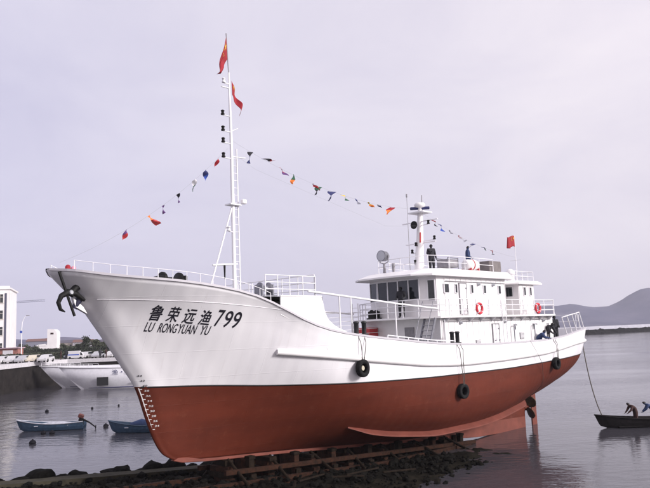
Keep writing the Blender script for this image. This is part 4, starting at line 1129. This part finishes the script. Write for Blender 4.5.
for k in range(26):
    u_ = rr.uniform(19, 35); v_ = kerb_v(u_) - 1.6 - rr.uniform(0, .9); s_ = rr.uniform(.25, .5)
    o = bpy.data.objects.new('boulder', rocks[k % 7]); COL.objects.link(o)
    o.location = SW(u_, v_, max(.0, .12 + .062 * (u_ - 16) - .75)); o.rotation_euler = (rr.uniform(-.4, .4), rr.uniform(-.4, .4), rr.uniform(0, 6.3)); o.scale = (s_ * 1.2, s_, s_ * .8)
    tag(o, 'small dark stone at the waterline below the row of big boulders', 'boulder', 'small stones at the waterline')
o = bpy.data.objects.new('boulder', rocks[3]); COL.objects.link(o); o.location = (-11.7, 37.7, -.02); o.scale = (.65, .4, .16)
tag(o, 'flat wet rock just breaking the water beyond the boulders', 'boulder')
# loose rubble on the bed: too small and too many to tell apart
mb = MB(); bm = bmesh.new(); bmesh.ops.create_icosphere(bm, subdivisions=1, radius=1.0); iv = [v.co.copy() for v in bm.verts]; bm.verts.index_update(); fi = [tuple(v.index for v in f.verts) for f in bm.faces]; bm.free()
for k in range(3400):
    u_ = rr.uniform(12, 36); v_ = rr.uniform(kerb_v(u_) + .5, 7.5); s_ = rr.choice((.03, .04, .05, .06, .07, .09, .12, .18)) * rr.uniform(.7, 1.3)
    c = Vector((u_, v_, bed_z(u_, v_) + .05 + .3 * s_)); M_ = Matrix.Rotation(rr.uniform(0, 6.3), 3, 'Z') @ Matrix.Rotation(rr.uniform(-.5, .5), 3, 'X')
    mb.add([M_ @ Vector((p_.x * s_ * rr.uniform(.8, 1.5), p_.y * s_ * rr.uniform(.7, 1.1), p_.z * s_ * rr.uniform(.5, .9))) + c for p_ in iv], fi)
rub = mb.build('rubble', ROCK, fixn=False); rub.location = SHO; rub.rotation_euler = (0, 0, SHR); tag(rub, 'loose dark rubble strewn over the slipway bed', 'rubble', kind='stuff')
# scattered battens and sticks
for k, (u_, v_, a, ln) in enumerate(((24.2, 3.4, .8, 1.7), (22.5, 2.6, .3, 2.2), (21.2, 3.4, -.5, 1.6), (19.6, 2.9, .15, 2.6), (18.2, 3.9, -.2, 1.9))):
    o = MB().box((0, 0, 0), (ln, .1, .07)).build('loose_batten', WOOD, bevel=.01); o.location = SW(u_, v_, bed_z(u_, v_) + .22); o.rotation_euler = (.05, -.06, SHR + a)
    tag(o, ORD[k] + ' weathered batten from the ship stem, lying on the slipway rubble', 'batten', 'battens on the slipway')

# ------------------------------------------------------------------ small boats
def boat_hull(mb, Ln, B_, D_, bowrise=.35, th=.05, transom=.75):
    """local x = forward; returns outside+inside shell"""
    secs = []
    for i in range(15):
        t = i / 14; x = -Ln / 2 + Ln * t
        b = B_ / 2 * (transom + (1 - transom) * min(1, t / .4)) if t < .4 else B_ / 2 * math.cos((t - .4) / .6 * math.pi / 2) ** .7
        b = max(b, .02); top = D_ + bowrise * max(0, (t - .45) / .55) ** 2 + .08 * max(0, (.25 - t) / .25); bot = -.12 + .25 * max(0, (t - .82) / .18) ** 2
        rake = .35 * max(0, (t - .7) / .3)
        o_ = [(x + rake * k, b * f_, bot + (top - bot) * k) for k, f_ in ((1, 1), (.6, .93), (.25, .78), (0, .4))]
        secs.append((o_, b, top, bot, x, rake))
    rows = []
    for o_, b, top, bot, x, rake in secs:
        outer = o_ + [(p_[0], -p_[1], p_[2]) for p_ in o_[::-1]]
        inn = [(x + rake, -max(b - th, .01), top), (x + rake * .3, -max(b * .8 - th, .01), bot + .14), (x + rake * .3, max(b * .8 - th, .01), bot + .14), (x + rake, max(b - th, .01), top)]
        rows.append(outer + inn)
    mb.loft(rows, True, False); return secs
BLUE = mat('blue_boat_paint', (.030, .060, .105), .5, var=.25, vscale=5); PALEB = mat('pale_boat_interior', (.45, .46, .52), .7, var=.2, vscale=4)
DWOOD = mat('dark_tarred_wood', (.010, .008, .009), .8, spec=.15, var=.4, vscale=5)
def rowboat(loc, rz, Ln, label, mt, gunw, group=None, D_=.55, B_=1.5, thw=True):
    e = empty('rowing_boat', loc, rz, label, 'boat', group)
    mb = MB(); secs = boat_hull(mb, Ln, B_, D_); mb.build('hull', mt, e)
    for s_ in (1, -1):
        MB().tube([(x + rake, b * s_, top) for _, b, top, bot, x, rake in secs], .045, 6).build('gunwale', gunw, e)
    if thw:
        for f_ in (-.25, .0, .22): MB().box((Ln * f_, 0, D_ - .14), (.28, B_ * .86, .05)).build('thwart', PALEB, e)
        MB().box((-Ln * .02, 0, .18), (Ln * .6, B_ * .55, .04)).build('floorboards', PALEB, e)
    return e
bt1 = rowboat((-22.2, 56.2, .0), math.pi + .06, 5.0, 'blue wooden rowing boat with outboard motor, moored left of the bow', BLUE, PALEB)
tp = MB().tube([(-1.6, 0, .42), (-.8, .2, .46), (.2, .1, .44), (1.3, 0, .42)], [.12, .2, .22, .06], 8).build('tarpaulin', PALEB, bt1)
# outboard motor tilted at the stern (stern of boat 1 points right)
om = empty('outboard_motor', SHO, 0, 'rusty brown outboard motor tilted up on the blue boat stern', 'motor'); om.location = (-19.75, 56.05, .55)
MB().box((-.15, 0, .48), (.42, .32, .34), M=Matrix.Rotation(.35, 3, 'Y')).build('cowling', mat('motor_cowl', (.12, .035, .03), .5, var=.3), om, bevel=.07)
MB().box((-.16, 0, .22), (.3, .26, .3), M=Matrix.Rotation(.35, 3, 'Y')).build('engine_block', IRON, om, bevel=.04)
MB().tube([(-.05, 0, .25), (.55, -.05, -.05), (1.0, -.1, -.38)], [.08, .06, .05], 8).build('shaft', IRON, om)
MB().lathe([(0, -.02), (.16, 0), (0, .02)], (1.05, -.1, -.40), 'x', 10).build('propeller', IRON, om)
MB().box((-.1, 0, -.05), (.22, .3, .4)).build('clamp', IRON, om, bevel=.02)
bt2 = rowboat((-14.2, 53.0, 0), math.pi - .08, 4.6, 'blue rowing boat partly hidden behind the ship bow', BLUE, BLUE)
MB().tube([(-.8, 0, .5), (0, .2, .66), (.9, 0, .58)], [.25, .34, .12], 8).build('tarpaulin', BL, bt2)
bt3 = rowboat((21.3, 46.2, 0), math.pi + .0, 7.6, 'long dark wooden sampan at the right edge with people aboard', DWOOD, DWOOD, D_=.5, B_=1.6, thw=False)
MB().box((0, 0, .1), (5.6, 1.1, .05)).build('floorboards', DWOOD, bt3)
MB().box((1.4, .2, .42), (.5, .35, .2)).build('fish_box', BLUE, bt3, bevel=.02)
person('person', (19.85, 46.2, .10), math.pi / 2 + .15, 'person in brown jacket bending over in the dark sampan', bend, (BR, TR, SHO_), 'people in the sampan')
person('person', (20.95, 46.1, .12), math.pi / 2 - .3, 'person in dark blue stooping in the sampan at the photo edge', bend, (BL, TR, SHO_), 'people in the sampan')

# buoys
buoy_me = MB().lathe([(0, -.3), (.2, -.22), (.3, 0), (.22, .2), (.07, .3), (.07, .36), (0, .37)], (0, 0, 0), 'z', 14).mesh('buoy', mat('black_buoy', (.008, .008, .012), .7, spec=.15))
for x, y, s_, lab in ((-28.7, 71.1, .8, 'small black buoy beyond the moored blue boat'), (-20.7, 48.9, 1.0, 'black buoy nearest the boulders at left'), (-22.0, 53.9, .8, 'left one of two dark buoys floating beside the blue boat'), (-21.3, 53.8, .9, 'right one of two dark buoys floating beside the blue boat'), (-18.2, 56.9, .9, 'dark float between the two blue boats'), (-24.6, 72.5, .55, 'tiny dark float far out between the two blue boats'), (-22.5, 74.6, .5, 'tiny dark float by the ship stem, far out')):
    o = bpy.data.objects.new('buoy', buoy_me); COL.objects.link(o); o.location = (x, y, .08); s_ *= .82; o.scale = (s_, s_, s_ * .8); tag(o, lab, 'buoy', 'mooring buoys')
def rope_obj(name, pts, r_, label, mt=ROPE):
    o0 = Vector(pts[0]); o = MB().tube([Vector(p_) - o0 for p_ in pts], r_, 6).build(name, mt); o.location = o0; return tag(o, label, 'rope')
rope_obj('mooring_rope', [(-24.9, 56.1, .8), (-27, 56.4, .25), (-30, 57, .03), (-34, 58, -.05)], .02, 'thin mooring rope running left from the blue boat')
rope_obj('mooring_rope', [(-16.6, 53.4, .8), (-17.2, 54.2, .35), (-18.2, 56.5, .1)], .02, 'thin mooring rope from the second blue boat to its float')
a = SW(-5.2, 2.1, 6.35); b = Vector((17.62, 46.2, .85)); rp = []
for i in range(13):
    f_ = i / 12; q = a.lerp(b, f_); q.z -= 1.9 * 4 * f_ * (1 - f_) * .35; q.x -= .3 * 4 * f_ * (1 - f_) * .3; rp.append(q)
rope_obj('mooring_rope', rp, .035, 'dark rope hanging from the ship stern down to the sampan')
rp = []
for i in range(9):
    f_ = i / 8; ww = 5.9 - 3.9 * f_; uu = 5.4 - 4.2 * f_; vv = hull_at(uu, ww) + (.25 if f_ < .4 else .08); rp.append(SW(uu, vv, ww))
rope_obj('plumb_line', rp, .012, 'thin line hanging down the port quarter to the propeller')
# red and pink bundle at the bow rail
e = sh_empty('cloth_bundle', 32.2, .25, SHEER(32.2) + .05, 0, 'red and pink cloth bundle tied on the bow rail', 'cloth'); e.scale = (.7, .7, .75)
MB().lathe([(.12, 0), (.16, .12), (.13, .3), (.05, .36)], (0, 0, 0), 'z', 10).build('red_cloth', RED, e)
MB().lathe([(.1, 0), (.14, .1), (.12, .24), (.04, .3)], (-.28, .05, 0), 'z', 10).build('pink_cloth', mat('pink_cloth', (.6, .25, .33), .8), e)

# ------------------------------------------------------------------ moored white boats by the quay
YW = mat('dull_white_gelcoat', (.66, .65, .70), .4, var=.06)
def motor_yacht(name, loc, rz, Ln, Hf, Bm, label):
    e = empty(name, loc, rz, label, 'boat', 'white boats moored at the quay')
    rows = []
    for i in range(13):
        t = i / 12; xb = -Ln / 2 + t * Ln * .72; xt = -Ln / 2 - .0 + t * Ln
        b = Bm / 2 * (1 if t < .35 else math.cos((t - .35) / .65 * math.pi / 2) ** .75); b = max(b, .03)
        tp_ = Hf + .35 * t * t
        rows.append([(xt, b, tp_), (xt * .55 + xb * .45, b * .93, tp_ * .45), (xb, b * .75, .1), (xb, b * .4, -.4), (xb, -b * .4, -.4), (xb, -b * .75, .1), (xt * .55 + xb * .45, -b * .93, tp_ * .45), (xt, -b, tp_)])
    MB().loft(rows, True, True).build('hull', YW, e)
    for s_ in (1, -1):
        MB().tube([((-Ln / 2 + t * Ln), s_ * (max(.03, Bm / 2 * (1 if t < .35 else math.cos((t - .35) / .65 * math.pi / 2) ** .75)) + .02), Hf + .35 * t * t) for t in [k / 20 for k in range(21)]], .07, 6).build('rubbing_rail', WHITE2, e)
        MB().tube([(r_[2][0], s_ * (r_[2][1] + .01), .22) for r_ in rows[:-1]], .07, 6).build('waterline_stripe', NAVY, e)
    railing('bow_rail', [(Ln * .1, Bm * .4, Hf + .1), (Ln * .3, Bm * .24, Hf + .2), (Ln * .48, 0, Hf + .32), (Ln * .3, -Bm * .24, Hf + .2), (Ln * .1, -Bm * .4, Hf + .1)], .5, (1, .5), 1.2, parent=e, r=.02)
    return e
y1 = motor_yacht('moored_boat', (PX(59, 103) + 6.75, 103.0, 0), math.pi + .03, 13.5, 3.0, 3.6, 'white moored boat with dark square hatch on its side, behind the ship bow')
MB().box((-.2, 1.72, 1.15), (1.6, .16, 1.2), ).build('hull_hatch', BLACK, y1)
MB().box((-5.4, 1.72, .8), (2.6, .12, .06)).build('fender_bar', GREYP, y1)
vs, fs = text_mesh('渔・8', 0, 0); xa = min(v[0] for v in vs); xb = max(v[0] for v in vs)
mb = MB(); mb.add([(-1.6 - (v[0] - xa) / (xb - xa) * 2.3, 1.86, 2.1 + v[1] * .8) for v in vs], fs); tag(mb.build('hull_lettering', NAVY, y1, fixn=False), kind='stuff')
y2 = motor_yacht('moored_boat', (PX(39, 107.5) + 7.25, 107.8, 0), math.pi + 0.0, 14.5, 3.1, 3.6, 'greyer white moored boat, its raked bow poking out left of the other')

# ------------------------------------------------------------------ the town on the quay
CREAM = mat('white_render', (.72, .70, .70), .8, var=.06, vscale=.4)
bX, bY = -62.2, 141.0
BA = R(18)
bld = empty('white_building', (PX(8.6, 141) - 11.6 * math.cos(BA) - 6 * math.sin(BA), 141 - 11.6 * math.sin(BA) + 6 * math.cos(BA), QZ), BA, 'white four storey building with small dark windows at the left edge', 'building')
MB().bx((-14, -6, 0), (11.6, 6, 14.2)).build('wall', CREAM, bld)
rfo = MB().bx((-14.3, -6.3, 14.2), (11.9, 6.3, 14.5)).build('roof', CREAM, bld)
MB().bx((-14, -6, 14.5), (11.6, -5.8, 14.9)).build('parapet', CREAM, rfo)
MB().bx((10.7, -6.12, .2), (11.05, -6.02, 13.4)).build('drain_recess', mat('dark_pipe', (.06, .06, .1), .6), bld)
MB().bx((11.62, -5.9, .0), (12.0, -2.0, 13.6)).build('end_pilaster', CREAM, bld)
for fl in range(4):
    for x in (-10.5, -6.5, -2.5, 1.0, 5.0, 9.75):
        z = 1.6 + fl * 3.3
        wdo = MB().bx((x - .62, -6.03, z), (x + .62, -5.95, z + 1.7)).build('window', GLASS, bld)
        f_ = MB().bx((x - .05, -6.08, z), (x + .05, -6.0, z + 1.7)).bx((x - .62, -6.08, z + 1.1), (x + .62, -6.0, z + 1.18)).bx((x - .75, -6.16, z - .14), (x + .75, -5.99, z - .02))
        f_.build('window_frame', mat('pale_frame', (.55, .5, .45), .6), wdo)
# kiosk with red front
ks = empty('kiosk', (PX(11, 132), 132, QZ), 0, 'low kiosk with red and yellow front beside the white building', 'kiosk')
MB().bx((-1.8, -1.2, 0), (1.8, 1.2, 2.2)).build('wall', mat('kiosk_red', (.28, .12, .10), .7, var=.3, vscale=2), ks)
MB().bx((-2.1, -1.6, 2.2), (2.1, 1.4, 2.4)).build('roof', mat('kiosk_roof', (.35, .25, .3), .7), ks)
MB().bx((-1.0, -1.26, .9), (.9, -1.2, 1.9)).build('counter_window', FWHT, ks)
# street lamp
sl_ = empty('street_lamp', (PX(21.3, 129), 129, QZ), 0, 'white street lamp with curved arm right of the white building', 'street lamp')
MB().tube([(0, 0, 0), (0, 0, 5.8), (.1, 0, 7.0), (.5, 0, 7.9), (.95, 0, 8.2)], [.1, .08, .06, .05, .05], 8).build('pole', WHITE2, sl_)
MB().box((1.1, 0, 8.2), (.6, .25, .14)).build('lamp_head', GREYP, sl_, bevel=.03)
MB().box((-.1, -.06, 5.2), (.4, .1, .45)).build('sign_plate', FBLU, sl_)
# far white hall with a curved tower
fb_ = empty('curved_white_building', (PX(53.5, 330), 330, QZ), 0, 'far white building with rounded slab tower beyond the hedge', 'building')
pl = [(-2.3, 0), (2.3, 0), (2.3, 7.4)] + [(2.3 - 2.1 * (1 - math.cos(a)), 7.4 + 2.2 * math.sin(a)) for a in [k * math.pi / 16 for k in range(1, 9)]] + [(-2.3, 9.8)]
MB().prism(pl, -2, 2, 'y').build('tower', CREAM, fb_)
MB().bx((-7.5, -2, 0), (-2.3, 2, 2.0)).build('wing', CREAM, fb_)
MB().prism([(-7.8, 2.0), (-2.3, 2.0), (-3.5, 2.9), (-6, 2.7)], -2.2, 2.2, 'y').build('wing_roof', CREAM, fb_)
MB().bx((-.8, -2.05, 7.2), (.7, -1.98, 8.0)).build('sign', RUST, fb_)
# low terraces of distant houses
hr = random.Random(5)
for k in range(6):
    x = -158 + k * 12 + hr.uniform(-2, 2); y = 345 + hr.uniform(0, 50); wd = hr.uniform(8, 13); hg = hr.uniform(2.6, 4.4)
    e = empty('low_house', (x, y, QZ), hr.uniform(-.2, .2), ORD[k] + ' low house from the left in the far row behind the hedge', 'building', 'far low houses')
    MB().bx((-wd / 2, -3, 0), (wd / 2, 3, hg)).build('wall', mat('house_wall_%d' % (k % 3), ((.33, .31, .35), (.2, .2, .25), (.42, .36, .33))[k % 3], .9), e)
    MB().prism([(-3.4, hg), (3.4, hg), (0, hg + 1.3)], -wd / 2 - .3, wd / 2 + .3, 'x').build('roof', mat('house_roof_%d' % (k % 2), ((.10, .09, .12), (.17, .09, .08))[k % 2], .9), e)
    for i in range(3): MB().bx((-wd / 2 + wd * (i + .5) / 3 - .5, -3.05, .9), (-wd / 2 + wd * (i + .5) / 3 + .5, -2.98, 2.1)).build('window', GLASS, e)
# tower crane far off
tcr = empty('tower_crane', (PX(4, 500), 500, QZ), 0, 'far tower crane jib just right of the white building', 'crane')
MB().bx((-.8, -.8, 0), (.8, .8, 37)).build('mast', STEEL, tcr)
mb = MB()
for s_ in (0, 1.1): mb.tube([(-9, 0, 33 + s_), (29, 0, 33.6 + s_)], .12, 5)
for k in range(19): mb.tube([(-9 + k * 2, 0, 33 + k * .03), (-8 + k * 2, 0, 34.1 + k * .03), (-7 + k * 2, 0, 33 + k * .03)], .07, 4)
mb.build('jib', mat('crane_blue', (.08, .08, .16), .6), tcr)
MB().bx((-10, -.9, 31.2), (-7, .9, 33)).build('counterweight', CONC, tcr)

# hedges, shrubs, trees
LEAF = [mat('leaf_dark', (.034, .042, .030), .8, var=.4, vscale=1.5), mat('leaf_mid', (.060, .068, .045), .8, var=.4, vscale=1.5)]
def leaf_cloud(mb, fn, n, s0, s1, rnd):
    for _ in range(n):
        c = Vector(fn(rnd)); a = Vector((rnd.gauss(0, 1), rnd.gauss(0, 1), rnd.gauss(0, 1))).normalized(); b = a.orthogonal().normalized(); c2 = a.cross(b); s_ = rnd.uniform(s0, s1)
        mb.add([c + b * s_, c + c2 * s_ * .6, c - b * s_, c - c2 * s_ * .6], [(0, 1, 2, 3)])
    return mb
def hedge(name, x0, x1, off, hgt, dep, label, n, mt):
    rnd = random.Random(int(hgt * 100 + off)); e = empty(name, (x0, off, QZ), 0, label, 'hedge'); Ln = x1 - x0
    mb = MB(); rows = []
    for i in range(0, 81):
        x = Ln * i / 80; h_ = hgt * (.88 + .10 * fbm(x, off, .5))
        rows.append([(x, -dep / 2, 0), (x, -dep / 2 * .9, h_ * .8), (x, -dep * .2, h_), (x, dep * .2, h_), (x, dep / 2, 0)])
    mb.grid(rows, False); mb.build('hedge_core', LEAF[0], e)
    def fn(r_):
        x = r_.uniform(0, Ln); z = r_.uniform(.1, 1.05) * hgt * (.92 + .14 * fbm(x, off, .5)); return (x, -dep / 2 * r_.uniform(.9, 1.1) if r_.random() < .6 else r_.uniform(-dep / 2, dep / 2), z if r_.random() < .5 else hgt * r_.uniform(.85, 1.05))
    leaf_cloud(MB(), fn, n, .12, .3, rnd).build('foliage', mt, e, fixn=False)
hedge('clipped_hedge', -110, 6, 128, 1.1, 1.4, 'front clipped hedge behind the row of parked cars', 9000, LEAF[1])
hedge('tall_hedge', -110, 6, 150, 1.7, 2.0, 'taller dark hedge behind the clipped hedge', 9000, LEAF[0])
def tree(name, loc, hgt, wid, label, kind, n, group=None, seed=1):
    rnd = random.Random(seed); e = empty(name, loc, rnd.uniform(0, 6), label, 'tree', group)
    tr = MB().tube([(0, 0, -.2), (.06, .03, hgt * .4), (0, 0, hgt * .95)], [.16, .11, .02], 7)
    for k in range(9):
        a = k * 2.4; z = hgt * (.25 + .07 * k); ln = wid * .42 * (1 - .07 * k); tr.tube([(0, 0, z), (math.cos(a) * ln, math.sin(a) * ln, z + ln * .3)], [.05, .015], 5)
    tr.build('trunk', mat('bark', (.05, .04, .035), .9), e)
    cl = []
    for k in range(26):
        if kind == 'c':
            z = rnd.uniform(.12, .98); r_ = wid / 2 * (1 - z) ** .8 * rnd.uniform(.4, 1)
        else:
            z = rnd.uniform(.3, .95); r_ = wid / 2 * math.sqrt(max(0, 1 - ((z - .62) / .38) ** 2)) * rnd.uniform(.3, 1)
        a = rnd.uniform(0, 6.3); cl.append((math.cos(a) * r_, math.sin(a) * r_, z * hgt, rnd.uniform(.12, .22) * wid))
    def fn(r__):
        x, y, z, s_ = r__.choice(cl); return (x + r__.gauss(0, s_ * .55), y + r__.gauss(0, s_ * .55), max(.2, z + r__.gauss(0, s_ * .4)))
    leaf_cloud(MB(), fn, n, .09, .22, rnd).build('crown', LEAF[0 if kind == 'c' else 1], e, fixn=False)
TG = 'trees behind the quay'
for i, (px, Y, hgt, wid, kd, lab) in enumerate(((86, 150, 6.2, 4.6, 'c', 'dark pointed evergreen tree left of the ship stem'), (80.5, 152, 4.4, 3.4, 'r', 'small dark bush left of the pointed evergreen'), (96, 156, 5.4, 3.4, 'r', 'loose bare-looking tree between the evergreen and the ship stem'), (102, 150, 4.6, 3.0, 'r', 'small tree nearest the ship stem'), (65, 175, 4.2, 4.2, 'r', 'pale green bushy tree beside the curved white building'), (73, 172, 3.4, 4.0, 'r', 'low shrub right of the curved white building'), (24, 165, 4.6, 4.4, 'r', 'bluish bush by the street lamp'), (32, 170, 3.8, 4.2, 'r', 'low shrub left of the curved white building'))):
    tree('evergreen_tree' if kd == 'c' else 'broadleaf_tree', (PX(px, Y), Y, QZ), hgt * .60, wid * .66, lab, kd, 2600, TG, i + 3)

# parked cars along the quay (far off, a few pixels tall each)
def car(loc, rz, mt, label):
    e = empty('parked_car', loc, rz, label, 'car', 'cars parked along the quay'); e.scale = (.85, .85, .85)
    prof_ = [(-2.1, .28), (2.1, .28), (2.15, .62), (1.95, .78), (1.05, .9), (.45, 1.36), (-1.1, 1.4), (-1.75, .98), (-2.12, .9)]
    rows = [[(x, y, z if z < .95 else z) for x, z in [(a, b) for a, b in prof_]] for y in (-.8, .8)]
    rows = [[(x, .72 * s_, z) for x, z in prof_] if abs(s_) == 1 else None for s_ in (-1, 1)]
    MB().loft([[(x, y * (1 if z < .95 else .82), z) for x, z in prof_] for y in (-.84, .84)]).build('body', mt, e, bevel=.05)
    MB().prism([(.95, .93), (.42, 1.3), (-1.05, 1.33), (-1.6, .98)], -.80, .80, 'y').build('window', GLASS, e)
    for x in (-1.3, 1.3):
        for y in (-.78, .78): MB().lathe([(.1, -.1), (.31, -.1), (.33, 0), (.31, .1), (.1, .1)], (x, y, .32), 'y', 14).build('wheel', RUBBER, e)
    for y in (-.6, .6): MB().box((2.1, y, .66), (.08, .3, .14)).build('headlight', LAMPG, e)
CW = [mat('car_white', (.55, .54, .56), .3), mat('car_silver', (.5, .5, .53), .3, metal=.4), mat('car_dark', (.05, .05, .08), .25), mat('car_cream', (.62, .56, .46), .3)]
cn_ = random.Random(3)
cl = ['white car parked by the quay at the far left edge', 'second car from the left on the quay', 'silver car below the street lamp', 'cream car right of the street lamp', 'white car in the middle of the quay row', 'dark car on the quay above the moored boat', 'white car with the taller van beside it', 'silver car behind the moored boats', 'white car nearest the ship stem']
CS = [(2.5, 110), (13, 110.5), (24, 110), (34, 110.6), (46, 110), (72, 123), (86, 123.5), (98, 123), (112, 123.4)]
for k, (px, Y) in enumerate(CS):
    car((PX(px, Y), Y, QZ), -math.pi / 2 + cn_.uniform(-.12, .12), CW[(0, 0, 1, 3, 0, 2, 0, 1, 0)[k]], cl[k])
vn = empty('parked_van', (PX(75, 121) , 118.9 + 2.5, QZ), .1, 'white box van with blue stripe parked on the quay', 'van'); vn.scale = (.62, .62, .62)
MB().bx((-2.2, -.9, .35), (1.2, .9, 2.3)).build('body', CW[0], vn, bevel=.06); MB().prism([(1.2, .35), (2.2, .35), (2.2, 1.0), (1.75, 1.9), (1.2, 1.9)], -.88, .88, 'y').build('cab', CW[0], vn, bevel=.05)
MB().bx((-2.1, -.92, 1.1), (1.1, -.89, 1.4)).build('stripe', FBLU, vn); MB().prism([(1.72, 1.85), (2.1, 1.1), (1.4, 1.1), (1.4, 1.85)], -.9, .9, 'y').build('window', GLASS, vn)
for x in (-1.4, 1.5):
    for y in (-.82, .82): MB().lathe([(.1, -.1), (.33, -.1), (.35, 0), (.33, .1), (.1, .1)], (x, y, .35), 'y', 14).build('wheel', RUBBER, vn)
# bystanders on the quay
for k, (px_, Y_, cj, lab) in enumerate(((61, 118.5, BR, 'person in brown on the quay above the moored boats'), (66.5, 118.2, DK, 'person in black on the quay beside the one in brown'), (100, 119.8, DK, 'person in black on the quay above the boat name'), (106, 120, BR, 'person in reddish jacket on the quay nearest the ship stem'))):
    person('person', (PX(px_, Y_), Y_, QZ), 2.0 + k, lab, {}, (cj, TR, SHO_), 'bystanders on the quay')

# ------------------------------------------------------------------ haze
mb = MB(); mb.bx((-1500, -60, -3), (2600, 3200, 260))
hz = mb.build('haze', None or bpy.data.materials.new('haze')); hm = MATS['haze'] = hz.data.materials[0]; hm.use_nodes = True
hm.node_tree.nodes.clear(); ho = hm.node_tree.nodes.new('ShaderNodeOutputMaterial'); pv = hm.node_tree.nodes.new('ShaderNodeVolumePrincipled')
pv.inputs['Color'].default_value = (.88, .88, 1.0, 1); pv.inputs['Density'].default_value = .00021; pv.inputs['Anisotropy'].default_value = .0
hm.node_tree.links.new(pv.outputs[0], ho.inputs['Volume'])
tag(hz, 'thin pale sea haze filling the air over the harbour', 'haze', kind='stuff')
